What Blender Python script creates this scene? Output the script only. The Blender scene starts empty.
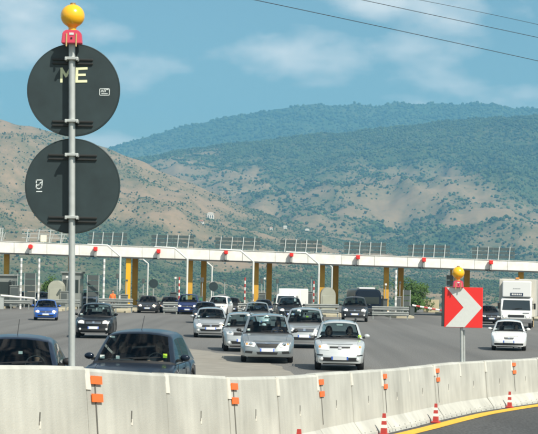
import bpy, bmesh, math, random
import numpy as np
from mathutils import Vector, Matrix, noise
from mathutils.bvhtree import BVHTree
random.seed(7)
rng = np.random.default_rng(7)
R = math.radians
S = bpy.context.scene
COL = S.collection

# ------------------------------------------------------------------ camera
F, CX, CY = 1750.0, 269.0, 217.0          # focal length and centre in photo pixels (538 x 434)
CAMZ = 2.95
PITCH, ROLL = math.atan(62.0 / F), math.atan(0.02)
fwd = Vector((0, math.cos(PITCH), math.sin(PITCH)))
up0 = Vector((0, -math.sin(PITCH), math.cos(PITCH)))
rt0 = Vector((1, 0, 0))
rt = rt0 * math.cos(ROLL) + up0 * math.sin(ROLL)
upv = up0 * math.cos(ROLL) - rt0 * math.sin(ROLL)
cam = bpy.data.cameras.new('camera')
camo = bpy.data.objects.new('camera', cam)
COL.objects.link(camo)
M3 = Matrix((rt, upv, -fwd)).transposed()
camo.matrix_world = Matrix.Translation((0, 0, CAMZ)) @ M3.to_4x4()
cam.sensor_width = 36
cam.lens = 36 * F / 538
cam.clip_start = 0.5
cam.clip_end = 40000
S.camera = camo

def ray(x, y):
    return fwd * F + rt * (x - CX) - upv * (y - CY)

def P(x, y, d):
    """point seen at photo pixel x, y standing d metres ahead"""
    r = ray(x, y)
    return Vector((0, 0, CAMZ)) + r * (d / r.y)

def gp(x, y, z=0.0):
    """point of the level ground z seen at pixel x, y"""
    r = ray(x, y)
    return Vector((0, 0, CAMZ)) + r * ((z - CAMZ) / r.z)

# ------------------------------------------------------------------ sky, sun, exposure
SUN = Vector((0.43, -0.52, 0.74)).normalized()
W = bpy.data.worlds.new('World')
S.world = W
W.use_nodes = True
nt = W.node_tree
nt.nodes.clear()
wo = nt.nodes.new('ShaderNodeOutputWorld')
bg = nt.nodes.new('ShaderNodeBackground')
sky = nt.nodes.new('ShaderNodeTexSky')
sky.sky_type = 'NISHITA'
sky.sun_disc = False
sky.sun_elevation = math.asin(SUN.z)
sky.sun_rotation = math.atan2(SUN.x, SUN.y)
sky.altitude = 100
sky.air_density = 1.0
sky.dust_density = 1.2
sky.ozone_density = 2.0
tc = nt.nodes.new('ShaderNodeTexCoord')
mp = nt.nodes.new('ShaderNodeMapping')
mp.inputs['Scale'].default_value = (8, 8, 17)
mp.inputs['Location'].default_value = (1.3, 0, 2.05)
nz = nt.nodes.new('ShaderNodeTexNoise')
nz.inputs['Scale'].default_value = 1.6
nz.inputs['Detail'].default_value = 6
nz.inputs['Roughness'].default_value = 0.5
cr = nt.nodes.new('ShaderNodeValToRGB')
cr.color_ramp.elements[0].position = 0.45
cr.color_ramp.elements[0].color = (0, 0, 0, 1)
cr.color_ramp.elements[1].position = 0.64
cr.color_ramp.elements[1].color = (0.75, 0.75, 0.75, 1)
mx = nt.nodes.new('ShaderNodeMixRGB')
mx.inputs['Color2'].default_value = (11.5, 11.0, 10.2, 1)     # sunlit thin cloud against the sky
tint = nt.nodes.new('ShaderNodeMixRGB')
tint.blend_type = 'MULTIPLY'
tint.inputs['Fac'].default_value = 1
tint.inputs['Color2'].default_value = (0.84, 1.0, 0.90, 1)
nt.links.new(tc.outputs['Generated'], mp.inputs['Vector'])
nt.links.new(mp.outputs['Vector'], nz.inputs['Vector'])
nt.links.new(nz.outputs['Fac'], cr.inputs['Fac'])
nt.links.new(cr.outputs['Color'], mx.inputs['Fac'])
nt.links.new(sky.outputs['Color'], tint.inputs['Color1'])
nt.links.new(tint.outputs['Color'], mx.inputs['Color1'])
nt.links.new(mx.outputs['Color'], bg.inputs['Color'])
bg.inputs['Strength'].default_value = 0.075
nt.links.new(bg.outputs['Background'], wo.inputs['Surface'])
sl = bpy.data.lights.new('sun', 'SUN')
sl.energy = 4.8
sl.angle = R(0.53)
sl.color = (1.0, 0.93, 0.81)
slo = bpy.data.objects.new('sun', sl)
COL.objects.link(slo)
slo.rotation_euler = SUN.to_track_quat('Z', 'Y').to_euler()
slo.location = (60, -60, 120)
S.view_settings.view_transform = 'Standard'
S.view_settings.look = 'None'
S.view_settings.gamma = 1
S.view_settings.exposure = 0.55
S.view_settings.use_curve_mapping = False
S.render.engine = 'CYCLES'
S.cycles.max_bounces = 8
S.cycles.transparent_max_bounces = 16
S.cycles.volume_bounces = 1
S.cycles.filter_width = 2.1

# ------------------------------------------------------------------ materials
MATS = {}
def mat(name, col, rough=0.6, metal=0.0, var=0.0, vscale=8.0, bump=0.0, bscale=40.0, coat=0.0, emit=None, estr=0.0, spec=0.5, island=0.0):
    if name in MATS:
        return MATS[name]
    m = bpy.data.materials.new(name)
    m.use_nodes = True
    t = m.node_tree
    b = t.nodes['Principled BSDF']
    b.inputs['Base Color'].default_value = (*col, 1)
    b.inputs['Roughness'].default_value = rough
    b.inputs['Metallic'].default_value = metal
    b.inputs['Coat Weight'].default_value = coat
    b.inputs['Coat Roughness'].default_value = 0.05
    b.inputs['Specular IOR Level'].default_value = spec
    geo = t.nodes.new('ShaderNodeNewGeometry')
    if var or island:
        n = t.nodes.new('ShaderNodeTexNoise')
        n.inputs['Scale'].default_value = vscale
        n.inputs['Detail'].default_value = 5
        n.inputs['Roughness'].default_value = 0.65
        t.links.new(geo.outputs['Position'], n.inputs['Vector'])
        mr = t.nodes.new('ShaderNodeMapRange')
        mr.inputs['From Min'].default_value = 0.25
        mr.inputs['From Max'].default_value = 0.75
        mr.inputs['To Min'].default_value = 1 - var
        mr.inputs['To Max'].default_value = 1 + var
        t.links.new(n.outputs['Fac'], mr.inputs['Value'])
        h = t.nodes.new('ShaderNodeHueSaturation')
        h.inputs['Color'].default_value = (*col, 1)
        if island:
            mi = t.nodes.new('ShaderNodeMapRange')
            mi.inputs['To Min'].default_value = 1 - island
            mi.inputs['To Max'].default_value = 1 + island
            t.links.new(geo.outputs['Random Per Island'], mi.inputs['Value'])
            mm = t.nodes.new('ShaderNodeMath')
            mm.operation = 'MULTIPLY'
            t.links.new(mi.outputs['Result'], mm.inputs[0])
            t.links.new(mr.outputs['Result'], mm.inputs[1])
            t.links.new(mm.outputs[0], h.inputs['Value'])
        else:
            t.links.new(mr.outputs['Result'], h.inputs['Value'])
        t.links.new(h.outputs['Color'], b.inputs['Base Color'])
    if bump:
        n2 = t.nodes.new('ShaderNodeTexNoise')
        n2.inputs['Scale'].default_value = bscale
        n2.inputs['Detail'].default_value = 4
        t.links.new(geo.outputs['Position'], n2.inputs['Vector'])
        bp = t.nodes.new('ShaderNodeBump')
        bp.inputs['Strength'].default_value = bump
        bp.inputs['Distance'].default_value = 0.02
        t.links.new(n2.outputs['Fac'], bp.inputs['Height'])
        t.links.new(bp.outputs['Normal'], b.inputs['Normal'])
    if emit:
        b.inputs['Emission Color'].default_value = (*emit, 1)
        b.inputs['Emission Strength'].default_value = estr
    MATS[name] = m
    return m

def paint(name, col, metal=0.35, rough=0.38):
    return mat('car_paint_' + name, col, rough, metal, coat=1.0 if max(col) > .1 else .3, spec=.5 if max(col) > .1 else .15)

def glass_mat(name, tint, gloss):
    m = bpy.data.materials.new(name)
    m.use_nodes = True
    t = m.node_tree
    t.nodes.clear()
    o = t.nodes.new('ShaderNodeOutputMaterial')
    mixn = t.nodes.new('ShaderNodeMixShader')
    tr = t.nodes.new('ShaderNodeBsdfTransparent')
    tr.inputs['Color'].default_value = (*tint, 1)
    gl = t.nodes.new('ShaderNodeBsdfGlossy')
    gl.inputs['Roughness'].default_value = 0.03
    fr = t.nodes.new('ShaderNodeFresnel')
    fr.inputs['IOR'].default_value = gloss
    t.links.new(fr.outputs['Fac'], mixn.inputs['Fac'])
    t.links.new(tr.outputs['BSDF'], mixn.inputs[1])
    t.links.new(gl.outputs['BSDF'], mixn.inputs[2])
    t.links.new(mixn.outputs['Shader'], o.inputs['Surface'])
    return m
GLASS = glass_mat('windscreen_glass', (0.60, 0.72, 0.74), 1.38)
GLASS_DARK = glass_mat('side_glass', (0.28, 0.36, 0.36), 1.45)

def asphalt_mat(name, c1, c2):
    m = bpy.data.materials.new(name)
    m.use_nodes = True
    t = m.node_tree
    b = t.nodes['Principled BSDF']
    b.inputs['Roughness'].default_value = 0.85
    g = t.nodes.new('ShaderNodeNewGeometry')
    a = t.nodes.new('ShaderNodeTexNoise'); a.inputs['Scale'].default_value = 0.09; a.inputs['Detail'].default_value = 6
    mp2 = t.nodes.new('ShaderNodeMapping'); mp2.inputs['Scale'].default_value = (1.0, 0.22, 1.0)
    c = t.nodes.new('ShaderNodeTexNoise'); c.inputs['Scale'].default_value = 26; c.inputs['Detail'].default_value = 3
    t.links.new(g.outputs['Position'], mp2.inputs['Vector'])
    t.links.new(mp2.outputs['Vector'], a.inputs['Vector'])
    t.links.new(mp2.outputs['Vector'], c.inputs['Vector'])
    r = t.nodes.new('ShaderNodeValToRGB')
    r.color_ramp.elements[0].position = 0.3; r.color_ramp.elements[0].color = (*c1, 1)
    r.color_ramp.elements[1].position = 0.72; r.color_ramp.elements[1].color = (*c2, 1)
    t.links.new(a.outputs['Fac'], r.inputs['Fac'])
    mr = t.nodes.new('ShaderNodeMapRange'); mr.inputs['From Min'].default_value = .3; mr.inputs['From Max'].default_value = .7
    mr.inputs['To Min'].default_value = .62; mr.inputs['To Max'].default_value = 1.38
    t.links.new(c.outputs['Fac'], mr.inputs['Value'])
    mp3 = t.nodes.new('ShaderNodeMapping'); mp3.inputs['Scale'].default_value = (1.0, 0.02, 1.0)
    tk = t.nodes.new('ShaderNodeTexNoise'); tk.inputs['Scale'].default_value = .9; tk.inputs['Detail'].default_value = 5
    t.links.new(g.outputs['Position'], mp3.inputs['Vector']); t.links.new(mp3.outputs['Vector'], tk.inputs['Vector'])
    mk = t.nodes.new('ShaderNodeMapRange'); mk.inputs['From Min'].default_value = .3; mk.inputs['From Max'].default_value = .6
    mk.inputs['To Min'].default_value = .78; mk.inputs['To Max'].default_value = 1.05
    t.links.new(tk.outputs['Fac'], mk.inputs['Value'])
    mu = t.nodes.new('ShaderNodeMath'); mu.operation = 'MULTIPLY'
    t.links.new(mk.outputs['Result'], mu.inputs[0]); t.links.new(mr.outputs['Result'], mu.inputs[1])
    h = t.nodes.new('ShaderNodeHueSaturation')
    t.links.new(r.outputs['Color'], h.inputs['Color'])
    t.links.new(mu.outputs[0], h.inputs['Value'])
    t.links.new(h.outputs['Color'], b.inputs['Base Color'])
    bp = t.nodes.new('ShaderNodeBump'); bp.inputs['Strength'].default_value = .4; bp.inputs['Distance'].default_value = .01
    t.links.new(c.outputs['Fac'], bp.inputs['Height'])
    t.links.new(bp.outputs['Normal'], b.inputs['Normal'])
    return m

def concrete_mat():
    m = bpy.data.materials.new('barrier_concrete')
    m.use_nodes = True
    t = m.node_tree
    b = t.nodes['Principled BSDF']
    b.inputs['Roughness'].default_value = 0.9
    g = t.nodes.new('ShaderNodeNewGeometry')
    def nz_(sc, det, scale):
        mpn = t.nodes.new('ShaderNodeMapping'); mpn.inputs['Scale'].default_value = sc
        t.links.new(g.outputs['Position'], mpn.inputs['Vector'])
        n = t.nodes.new('ShaderNodeTexNoise'); n.inputs['Scale'].default_value = scale; n.inputs['Detail'].default_value = det
        t.links.new(mpn.outputs['Vector'], n.inputs['Vector'])
        return n
    streak = nz_((1, 1, .10), 6, 6)
    blot = nz_((1, 1, 1), 6, 1.3)
    fine = nz_((1, 1, 1), 3, 60)
    r = t.nodes.new('ShaderNodeValToRGB')
    r.color_ramp.elements[0].position = .32; r.color_ramp.elements[0].color = (.405, .412, .378, 1)
    r.color_ramp.elements[1].position = .62; r.color_ramp.elements[1].color = (.465, .472, .432, 1)
    t.links.new(streak.outputs['Fac'], r.inputs['Fac'])
    mr = t.nodes.new('ShaderNodeMapRange'); mr.inputs['From Min'].default_value = .3; mr.inputs['From Max'].default_value = .7
    mr.inputs['To Min'].default_value = .82; mr.inputs['To Max'].default_value = 1.12
    t.links.new(blot.outputs['Fac'], mr.inputs['Value'])
    h = t.nodes.new('ShaderNodeHueSaturation')
    t.links.new(r.outputs['Color'], h.inputs['Color'])
    t.links.new(mr.outputs['Result'], h.inputs['Value'])
    t.links.new(h.outputs['Color'], b.inputs['Base Color'])
    bp = t.nodes.new('ShaderNodeBump'); bp.inputs['Strength'].default_value = .3; bp.inputs['Distance'].default_value = .01
    t.links.new(fine.outputs['Fac'], bp.inputs['Height'])
    t.links.new(bp.outputs['Normal'], b.inputs['Normal'])
    return m

BLACK = mat('black_plastic', (.012, .013, .014), .55)
TRIM = mat('dark_trim', (.03, .032, .034), .5)
RUBBER = mat('tyre_rubber', (.018, .018, .019), .85)
ALLOY = mat('alloy_rim', (.45, .46, .47), .35, .8)
CHROME = mat('chrome', (.75, .76, .77), .15, 1.0)
HEADL = mat('headlight_lens', (.78, .80, .80), .15, .25, coat=1)
BULB = mat('lit_headlight_bulb', (1, .9, .7), .3, emit=(1.0, .80, .50), estr=16)
AMBER = mat('amber_indicator', (.75, .28, .05), .25, coat=.5)
SEATM = mat('seat_fabric', (.035, .037, .04), .9)
DASH = mat('dashboard_plastic', (.02, .021, .022), .7)
PLATEW = mat('plate_white', (.52, .55, .56), .5)
PLATEB = mat('plate_blue', (.03, .10, .42), .4)
GALV = mat('galvanised_steel', (.44, .47, .46), .5, .35, var=.12, vscale=14)
WHITE = mat('white_paint', (.74, .74, .71), .55, var=.07, vscale=3)
CONC = concrete_mat()

# ------------------------------------------------------------------ object helpers
def link(name, me, m, parent=None, smooth=False, angle=35):
    o = bpy.data.objects.new(name, me)
    COL.objects.link(o)
    if m is not None:
        for q in (m if isinstance(m, (list, tuple)) else [m]):
            me.materials.append(q)
    if parent is not None:
        o.parent = parent
    if smooth:
        me.shade_smooth()
        try:
            me.set_sharp_from_angle(angle=R(angle))
        except Exception:
            pass
    return o

def obj(name, bm, m, parent=None, smooth=False, angle=35):
    me = bpy.data.meshes.new(name)
    bmesh.ops.recalc_face_normals(bm, faces=bm.faces)
    bm.to_mesh(me)
    bm.free()
    return link(name, me, m, parent, smooth, angle)

def thing(name, label, cat, loc=(0, 0, 0), rz=0.0, group=None):
    o = bpy.data.objects.new(name, None)
    o.empty_display_size = .2
    COL.objects.link(o)
    o.location = loc
    o.rotation_euler = (0, 0, rz)
    tag(o, label, cat, group)
    return o

def tag(o, label, cat, group=None):
    o['label'] = label
    o['category'] = cat
    if group:
        o['group'] = group
    return o

def struct(o):
    o['kind'] = 'structure'
    return o

def box(bm, x0, x1, y0, y1, z0, z1, mtx=None, bevel=0.0):
    vs = [bm.verts.new((x, y, z)) for z in (z0, z1) for y in (y0, y1) for x in (x0, x1)]
    fs = [bm.faces.new([vs[i] for i in q]) for q in
          ((0, 2, 3, 1), (4, 5, 7, 6), (0, 1, 5, 4), (2, 6, 7, 3), (0, 4, 6, 2), (1, 3, 7, 5))]
    if bevel > 0:
        es = list({e for f in fs for e in f.edges})
        r = bmesh.ops.bevel(bm, geom=es, offset=bevel, segments=2, profile=.5, affect='EDGES')
        vs = list({v for f in r['faces'] for v in f.verts} | {v for v in vs if v.is_valid})
    if mtx is not None:
        bmesh.ops.transform(bm, matrix=mtx, verts=[v for v in vs if v.is_valid])
    return bm

def bbox(*a, **k):
    return box(bmesh.new(), *a, **k)

def tube(bm, pts, rad, n=8, cap=True):
    pts = [Vector(p) for p in pts]
    rads = rad if isinstance(rad, (list, tuple)) else [rad] * len(pts)
    rings = []
    prev = None
    for i, p in enumerate(pts):
        d = (pts[min(i + 1, len(pts) - 1)] - pts[max(i - 1, 0)]).normalized()
        a = Vector((1, 0, 0)) if prev is None and abs(d.x) < .9 else (Vector((0, 1, 0)) if prev is None else prev)
        u = (a - d * a.dot(d)).normalized()
        prev = u
        v = d.cross(u)
        rings.append([bm.verts.new(p + (u * math.cos(k * 2 * math.pi / n) + v * math.sin(k * 2 * math.pi / n)) * rads[i]) for k in range(n)])
    for a, b in zip(rings, rings[1:]):
        for k in range(n):
            bm.faces.new((a[k], a[(k + 1) % n], b[(k + 1) % n], b[k]))
    if cap:
        bm.faces.new(rings[0]); bm.faces.new(rings[-1])
    return bm

def lathe(bm, prof, n=20, axis='Z', mtx=None):
    """prof = list of (radius, height)"""
    rings = []
    for r, h in prof:
        ring = []
        for k in range(n):
            a = 2 * math.pi * k / n
            c, s = math.cos(a) * r, math.sin(a) * r
            p = {'Z': (c, s, h), 'X': (h, c, s), 'Y': (c, h, s)}[axis]
            ring.append(bm.verts.new(p))
        rings.append(ring)
    for a, b in zip(rings, rings[1:]):
        for k in range(n):
            bm.faces.new((a[k], a[(k + 1) % n], b[(k + 1) % n], b[k]))
    bm.faces.new(rings[0]); bm.faces.new(rings[-1])
    if mtx is not None:
        bmesh.ops.transform(bm, matrix=mtx, verts=[v for r in rings for v in r])
    return bm

def prism(bm, poly, y0, y1):
    """polygon given in x, z; extruded from y0 to y1"""
    a = [bm.verts.new((x, y0, z)) for x, z in poly]
    b = [bm.verts.new((x, y1, z)) for x, z in poly]
    bm.faces.new(a); bm.faces.new(b[::-1])
    n = len(poly)
    for i in range(n):
        bm.faces.new((a[i], b[i], b[(i + 1) % n], a[(i + 1) % n]))
    return bm

def ip(x, tab):
    return float(np.interp(x, [t[0] for t in tab], [t[1] for t in tab]))

# ------------------------------------------------------------------ terrain: hills
def hill_mat(name, dry, green, dry2):
    m = bpy.data.materials.new(name)
    m.use_nodes = True
    t = m.node_tree
    b = t.nodes['Principled BSDF']
    b.inputs['Roughness'].default_value = .95
    b.inputs['Specular IOR Level'].default_value = .1
    g = t.nodes.new('ShaderNodeNewGeometry')
    n = t.nodes.new('ShaderNodeTexNoise'); n.inputs['Scale'].default_value = .006; n.inputs['Detail'].default_value = 8; n.inputs['Roughness'].default_value = .7
    n2 = t.nodes.new('ShaderNodeTexNoise'); n2.inputs['Scale'].default_value = .05; n2.inputs['Detail'].default_value = 6; n2.inputs['Roughness'].default_value = .75
    t.links.new(g.outputs['Position'], n.inputs['Vector'])
    t.links.new(g.outputs['Position'], n2.inputs['Vector'])
    m1 = t.nodes.new('ShaderNodeMixRGB'); m1.inputs['Color1'].default_value = (*dry, 1); m1.inputs['Color2'].default_value = (*dry2, 1)
    t.links.new(n.outputs['Fac'], m1.inputs['Fac'])
    at = t.nodes.new('ShaderNodeAttribute'); at.attribute_name = 'cover'
    ad = t.nodes.new('ShaderNodeMath'); ad.operation = 'MULTIPLY_ADD'
    ad.inputs[1].default_value = 1.6
    sb = t.nodes.new('ShaderNodeMath'); sb.operation = 'SUBTRACT'; sb.inputs[1].default_value = .8
    t.links.new(n2.outputs['Fac'], ad.inputs[0])
    t.links.new(at.outputs['Fac'], sb.inputs[0])
    t.links.new(sb.outputs[0], ad.inputs[2])
    cl = t.nodes.new('ShaderNodeMapRange'); cl.inputs['From Min'].default_value = .0; cl.inputs['From Max'].default_value = 1.0
    t.links.new(ad.outputs[0], cl.inputs['Value'])
    m2 = t.nodes.new('ShaderNodeMixRGB'); m2.inputs['Color2'].default_value = (*green, 1)
    t.links.new(cl.outputs['Result'], m2.inputs['Fac'])
    t.links.new(m1.outputs['Color'], m2.inputs['Color1'])
    t.links.new(m2.outputs['Color'], b.inputs['Base Color'])
    return m

def fbm(x, y, s, o=5, z=0.0):
    return noise.fractal(Vector((x * s, y * s, z)), 0.9, 2.1, o)

BASEZ = -26.0          # valley floor beyond the raised plaza
class Hill:
    def __init__(self, name, d0, d1, sil, seed, rough, power, cover, mtl):
        self.d0, self.d1, self.sil, self.seed, self.rough, self.power, self.cover = d0, d1, sil, seed, rough, power, cover
        self.x0, self.x1 = -170, 710
        nx, nd = 230, 90
        xs = np.linspace(self.x0, self.x1, nx)
        us = np.concatenate([np.linspace(0, 1, nd - 14), np.linspace(1.015, 1.22, 14)])
        verts, cov = [], []
        for u in us:
            for x in xs:
                p, c = self.at(x, u)
                verts.append(p); cov.append(c)
        faces = [(j * nx + i, j * nx + i + 1, (j + 1) * nx + i + 1, (j + 1) * nx + i) for j in range(len(us) - 1) for i in range(nx - 1)]
        me = bpy.data.meshes.new(name)
        me.from_pydata(verts, [], faces)
        a = me.attributes.new('cover', 'FLOAT', 'POINT')
        a.data.foreach_set('value', cov)
        self.o = struct(link(name, me, mtl, None, True, 180))
        self.bvh = BVHTree.FromPolygons([Vector(v) for v in verts], faces)
    def at(self, x, u):
        d = self.d0 + (self.d1 - self.d0) * u
        X = (x - CX) / F * d
        ys = ip(x, self.sil)
        zr = P(x, ys, self.d1).z
        if u <= 1:
            pr = u ** self.power
        else:
            pr = 1 - (u - 1) * 1.6
        sc = 1.0 / (self.d1 * .09)
        nzv = fbm(X, d, sc, 6, self.seed)
        gul = abs(fbm(X, d * .35, sc * 1.6, 4, self.seed + 9))
        env = min(1, u * 2.5) * (1 if u < .85 else max(.12, (1.0 - u) / .15) if u <= 1 else .3)
        z = BASEZ + (zr - BASEZ) * pr + self.rough * zr * (nzv * .55 - gul * .55) * env
        z += fbm(X, d, 14.0 / self.d1 * 4, 3, self.seed + 4) * self.d1 * .0011 * min(1, u * 3)
        # photo row this spot shows at, only used for where the woods begin
        ypx = CY + 62 - (z - CAMZ) / d * F + (x - CX) * .02
        return (X, d, z), self.cover(x, ypx, X, d)
    def hit(self, x, y):
        r = ray(x, y).normalized()
        h = self.bvh.ray_cast(Vector((0, 0, CAMZ)), r)
        return h[0]

def clampf(v):
    return max(0.0, min(1.0, v))

def cover_a(x, y, X, d):
    n = fbm(X, d, .004, 5, 3.3)
    low = clampf((y - 205 + max(0, 70 - x) * .25) / 30)
    n2 = fbm(X, d, .016, 5, 7.7)
    return clampf(.26 + .38 * n + .45 * n2 + .55 * low * clampf(.75 + n))
def cover_b(x, y, X, d):
    n = fbm(X, d, .0022, 6, 8.8)
    edge = ip(x, [(0, 175), (135, 160), (200, 163), (260, 172), (300, 174), (340, 166), (380, 160), (430, 148), (465, 160), (500, 190), (538, 215), (600, 230)])
    n2 = fbm(X, d, .009, 4, 2.2)
    w = clampf((edge - y) / 16 + .5 + n * 1.3 + n2 * .3)
    low = clampf((y - 222) / 30)
    return clampf(.90 * w + (1 - w) * (.34 + .30 * n + .60 * n2 + .35 * low))
def cover_c(x, y, X, d):
    return clampf(.92 + .3 * fbm(X, d, .0012, 4, 1.1))

SIL_A = [(-170, 104), (-60, 112), (0, 120), (30, 126), (60, 135), (105, 148), (140, 161), (180, 178), (230, 200), (280, 219), (340, 236), (420, 247), (538, 254), (710, 258)]
SIL_B = [(-170, 185), (0, 176), (60, 168), (135, 157), (170, 151), (200, 147), (268, 139), (300, 134), (330, 131), (400, 126), (450, 121), (500, 117), (520, 116), (538, 117), (640, 112), (710, 116)]
SIL_C = [(-170, 190), (0, 182), (60, 165), (105, 148), (130, 140), (160, 133), (180, 127), (220, 117), (250, 112), (268, 110), (290, 107), (303, 104), (318, 103), (345, 104), (352, 102), (372, 105), (395, 101), (412, 103), (430, 102), (455, 103), (475, 102), (497, 105), (515, 110), (527, 109), (540, 108), (600, 115), (710, 112)]
HA = Hill('hill', 1900, 3800, SIL_A, 1.7, .26, 1.35, cover_a, hill_mat('near_hill_soil', (.335, .225, .135), (.070, .085, .035), (.225, .165, .095)))
HB = Hill('mountain', 3000, 6000, SIL_B, 5.1, .25, 1.15, cover_b, hill_mat('middle_hill_soil', (.30, .21, .125), (.048, .075, .028), (.205, .155, .088)))
HC = Hill('mountain', 5600, 9000, SIL_C, 9.4, .13, 1.2, cover_c, hill_mat('far_hill_soil', (.30, .25, .15), (.045, .08, .035), (.22, .20, .11)))

def ico():
    bm = bmesh.new()
    bmesh.ops.create_icosphere(bm, subdivisions=1, radius=1)
    v = np.array([w.co[:] for w in bm.verts])
    f = np.array([[w.index for w in q.verts] for q in bm.faces])
    bm.free()
    return v, f
ICO_V, ICO_F = ico()

def scatter(name, label, hill, count, rmin, rmax, mtl, u0=0.02):
    pts, rad = [], []
    tries = 0
    while len(pts) < count and tries < count * 6:
        tries += 1
        u = u0 + (1.0 - u0) * random.random() ** .7
        x = random.uniform(-60, 600)
        p, c = hill.at(x, u)
        if random.random() < c ** 1.5:
            pts.append(p); rad.append(rmin + (rmax * 1.25 - rmin) * random.random() ** 1.8)
    n = len(pts)
    pts = np.array(pts); rad = np.array(rad)
    k = len(ICO_V)
    jit = 1 + rng.uniform(-.40, .40, (n, k, 1))
    sc = np.stack([rad * rng.uniform(.8, 1.3, n), rad * rng.uniform(.8, 1.3, n), rad * rng.uniform(.65, 1.15, n)], 1)
    V = ICO_V[None] * jit * sc[:, None] + pts[:, None]
    V[:, :, 2] += (rad * .45)[:, None]
    Fq = (ICO_F[None] + (np.arange(n) * k)[:, None, None]).reshape(-1)
    me = bpy.data.meshes.new(name)
    me.vertices.add(n * k)
    me.vertices.foreach_set('co', V.reshape(-1).astype(np.float32))
    nf = n * len(ICO_F)
    me.loops.add(nf * 3)
    me.loops.foreach_set('vertex_index', Fq.astype(np.int32))
    me.polygons.add(nf)
    me.polygons.foreach_set('loop_start', np.arange(0, nf * 3, 3, dtype=np.int32))
    me.update(calc_edges=True)
    o = link(name, me, mtl)
    tag(o, label, 'woodland')
    o['kind'] = 'stuff'
    return o
LEAF_FAR = mat('hillside_tree_leaves', (.056, .080, .030), .9, island=.5, var=.4, vscale=.006, spec=.1)
scatter('scrub', 'dark green scrub trees dotting the dry brown hill on the left', HA, 50000, .5, 1.7, LEAF_FAR)
scatter('forest', 'green forest and scattered trees on the middle mountain slope', HB, 56000, 1.3, 3.8, LEAF_FAR)
scatter('forest', 'hazy blue green forest along the farthest mountain ridge', HC, 20000, 3, 7.5, LEAF_FAR, .35)

# ------------------------------------------------------------------ ground, plaza, roads
gm = mat('valley_grass', (.13, .13, .06), .95, var=.35, vscale=.03)
struct(obj('ground', bbox(-4000, 4000, -300, 8000, -30, BASEZ + .2), gm))

PLAZA = asphalt_mat('plaza_asphalt', (.104, .104, .099), (.158, .156, .147))
def plaza_z(y, x=-5.0):
    u = clampf((50 - y) / 16)
    return .40 * u * u * (3 - 2 * u) * clampf((1.5 - x) / 3.0)
bm = bmesh.new()
rws = []
for y in [6, 30] + [31 + k for k in range(20)] + [60, 110, 205]:
    z = plaza_z(y)
    e = 45 if y == 205 else 0
    rws.append([bm.verts.new(p) for p in [(-115, y, -27)] + [(q, y, plaza_z(y, q)) for q in (-75, -20, -1.5, -.5, .5, 1.5, 20, 75)] + [(115, y, -27)]])
gl_ = [bm.verts.new((q, 250, -27)) for q in (-115, -75, -20, -1.5, -.5, .5, 1.5, 20, 75, 115)]
rws.append(gl_)
for a, b in zip(rws, rws[1:]):
    for i in range(9):
        bm.faces.new((a[i], a[i + 1], b[i + 1], b[i]))
struct(obj('plaza', bm, PLAZA))

# ------------------------------------------------------------------ concrete barrier path
BP = (-1.7379, 16.109, 1.2697, 0.0087013, -0.00056012, 2.1514)
LP = BP[5]
def bpath():
    ds = LP / 40
    out = {}
    X, Z = BP[0], BP[1]
    fw = []
    for i in range(0, 18 * 40 + 1):
        s = i * ds
        a = BP[2] + BP[3] * s + BP[4] * s * s
        fw.append((X, Z, a))
        X += math.cos(a) * ds; Z += math.sin(a) * ds
    return fw
FW = bpath()
TOPS = [(-60, 366), (0, 366), (75, 366.5), (90, 368), (180, 374), (235, 377), (290, 376), (350, 371.5), (400, 368), (461, 362), (538, 358), (640, 354)]
def bat(s):
    """barrier centre line at arc length s: position of the top, heading"""
    if s < 0:
        a = BP[2]
        X, Z = BP[0] + math.cos(a) * s, BP[1] + math.sin(a) * s
    else:
        k = min(s / (LP / 40), len(FW) - 1.001)
        i = int(k); f_ = k - i
        X = FW[i][0] * (1 - f_) + FW[i + 1][0] * f_
        Z = FW[i][1] * (1 - f_) + FW[i + 1][1] * f_
        a = FW[i][2]
    xp = CX + F * X / Z
    zt = P(min(max(xp, -40), 640), ip(xp, TOPS), Z).z
    if s < -LP:
        zt = bat(-LP)[0].z + (-LP - s) * .035
    return Vector((X, Z, zt)), a

HB_ = 1.0
PROF = [(-.30, 0), (-.285, .06), (-.15, .24), (-.085, .97), (-.065, 1.0), (.065, 1.0), (.085, .97), (.15, .24), (.285, .06), (.30, 0)]
def barrier_pt(s, off, z):
    p, a = bat(s)
    nrm = Vector((math.sin(a), -math.cos(a), 0))     # towards the camera's road
    return Vector((p.x, p.y, p.z - HB_ + z)) + nrm * off

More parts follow.
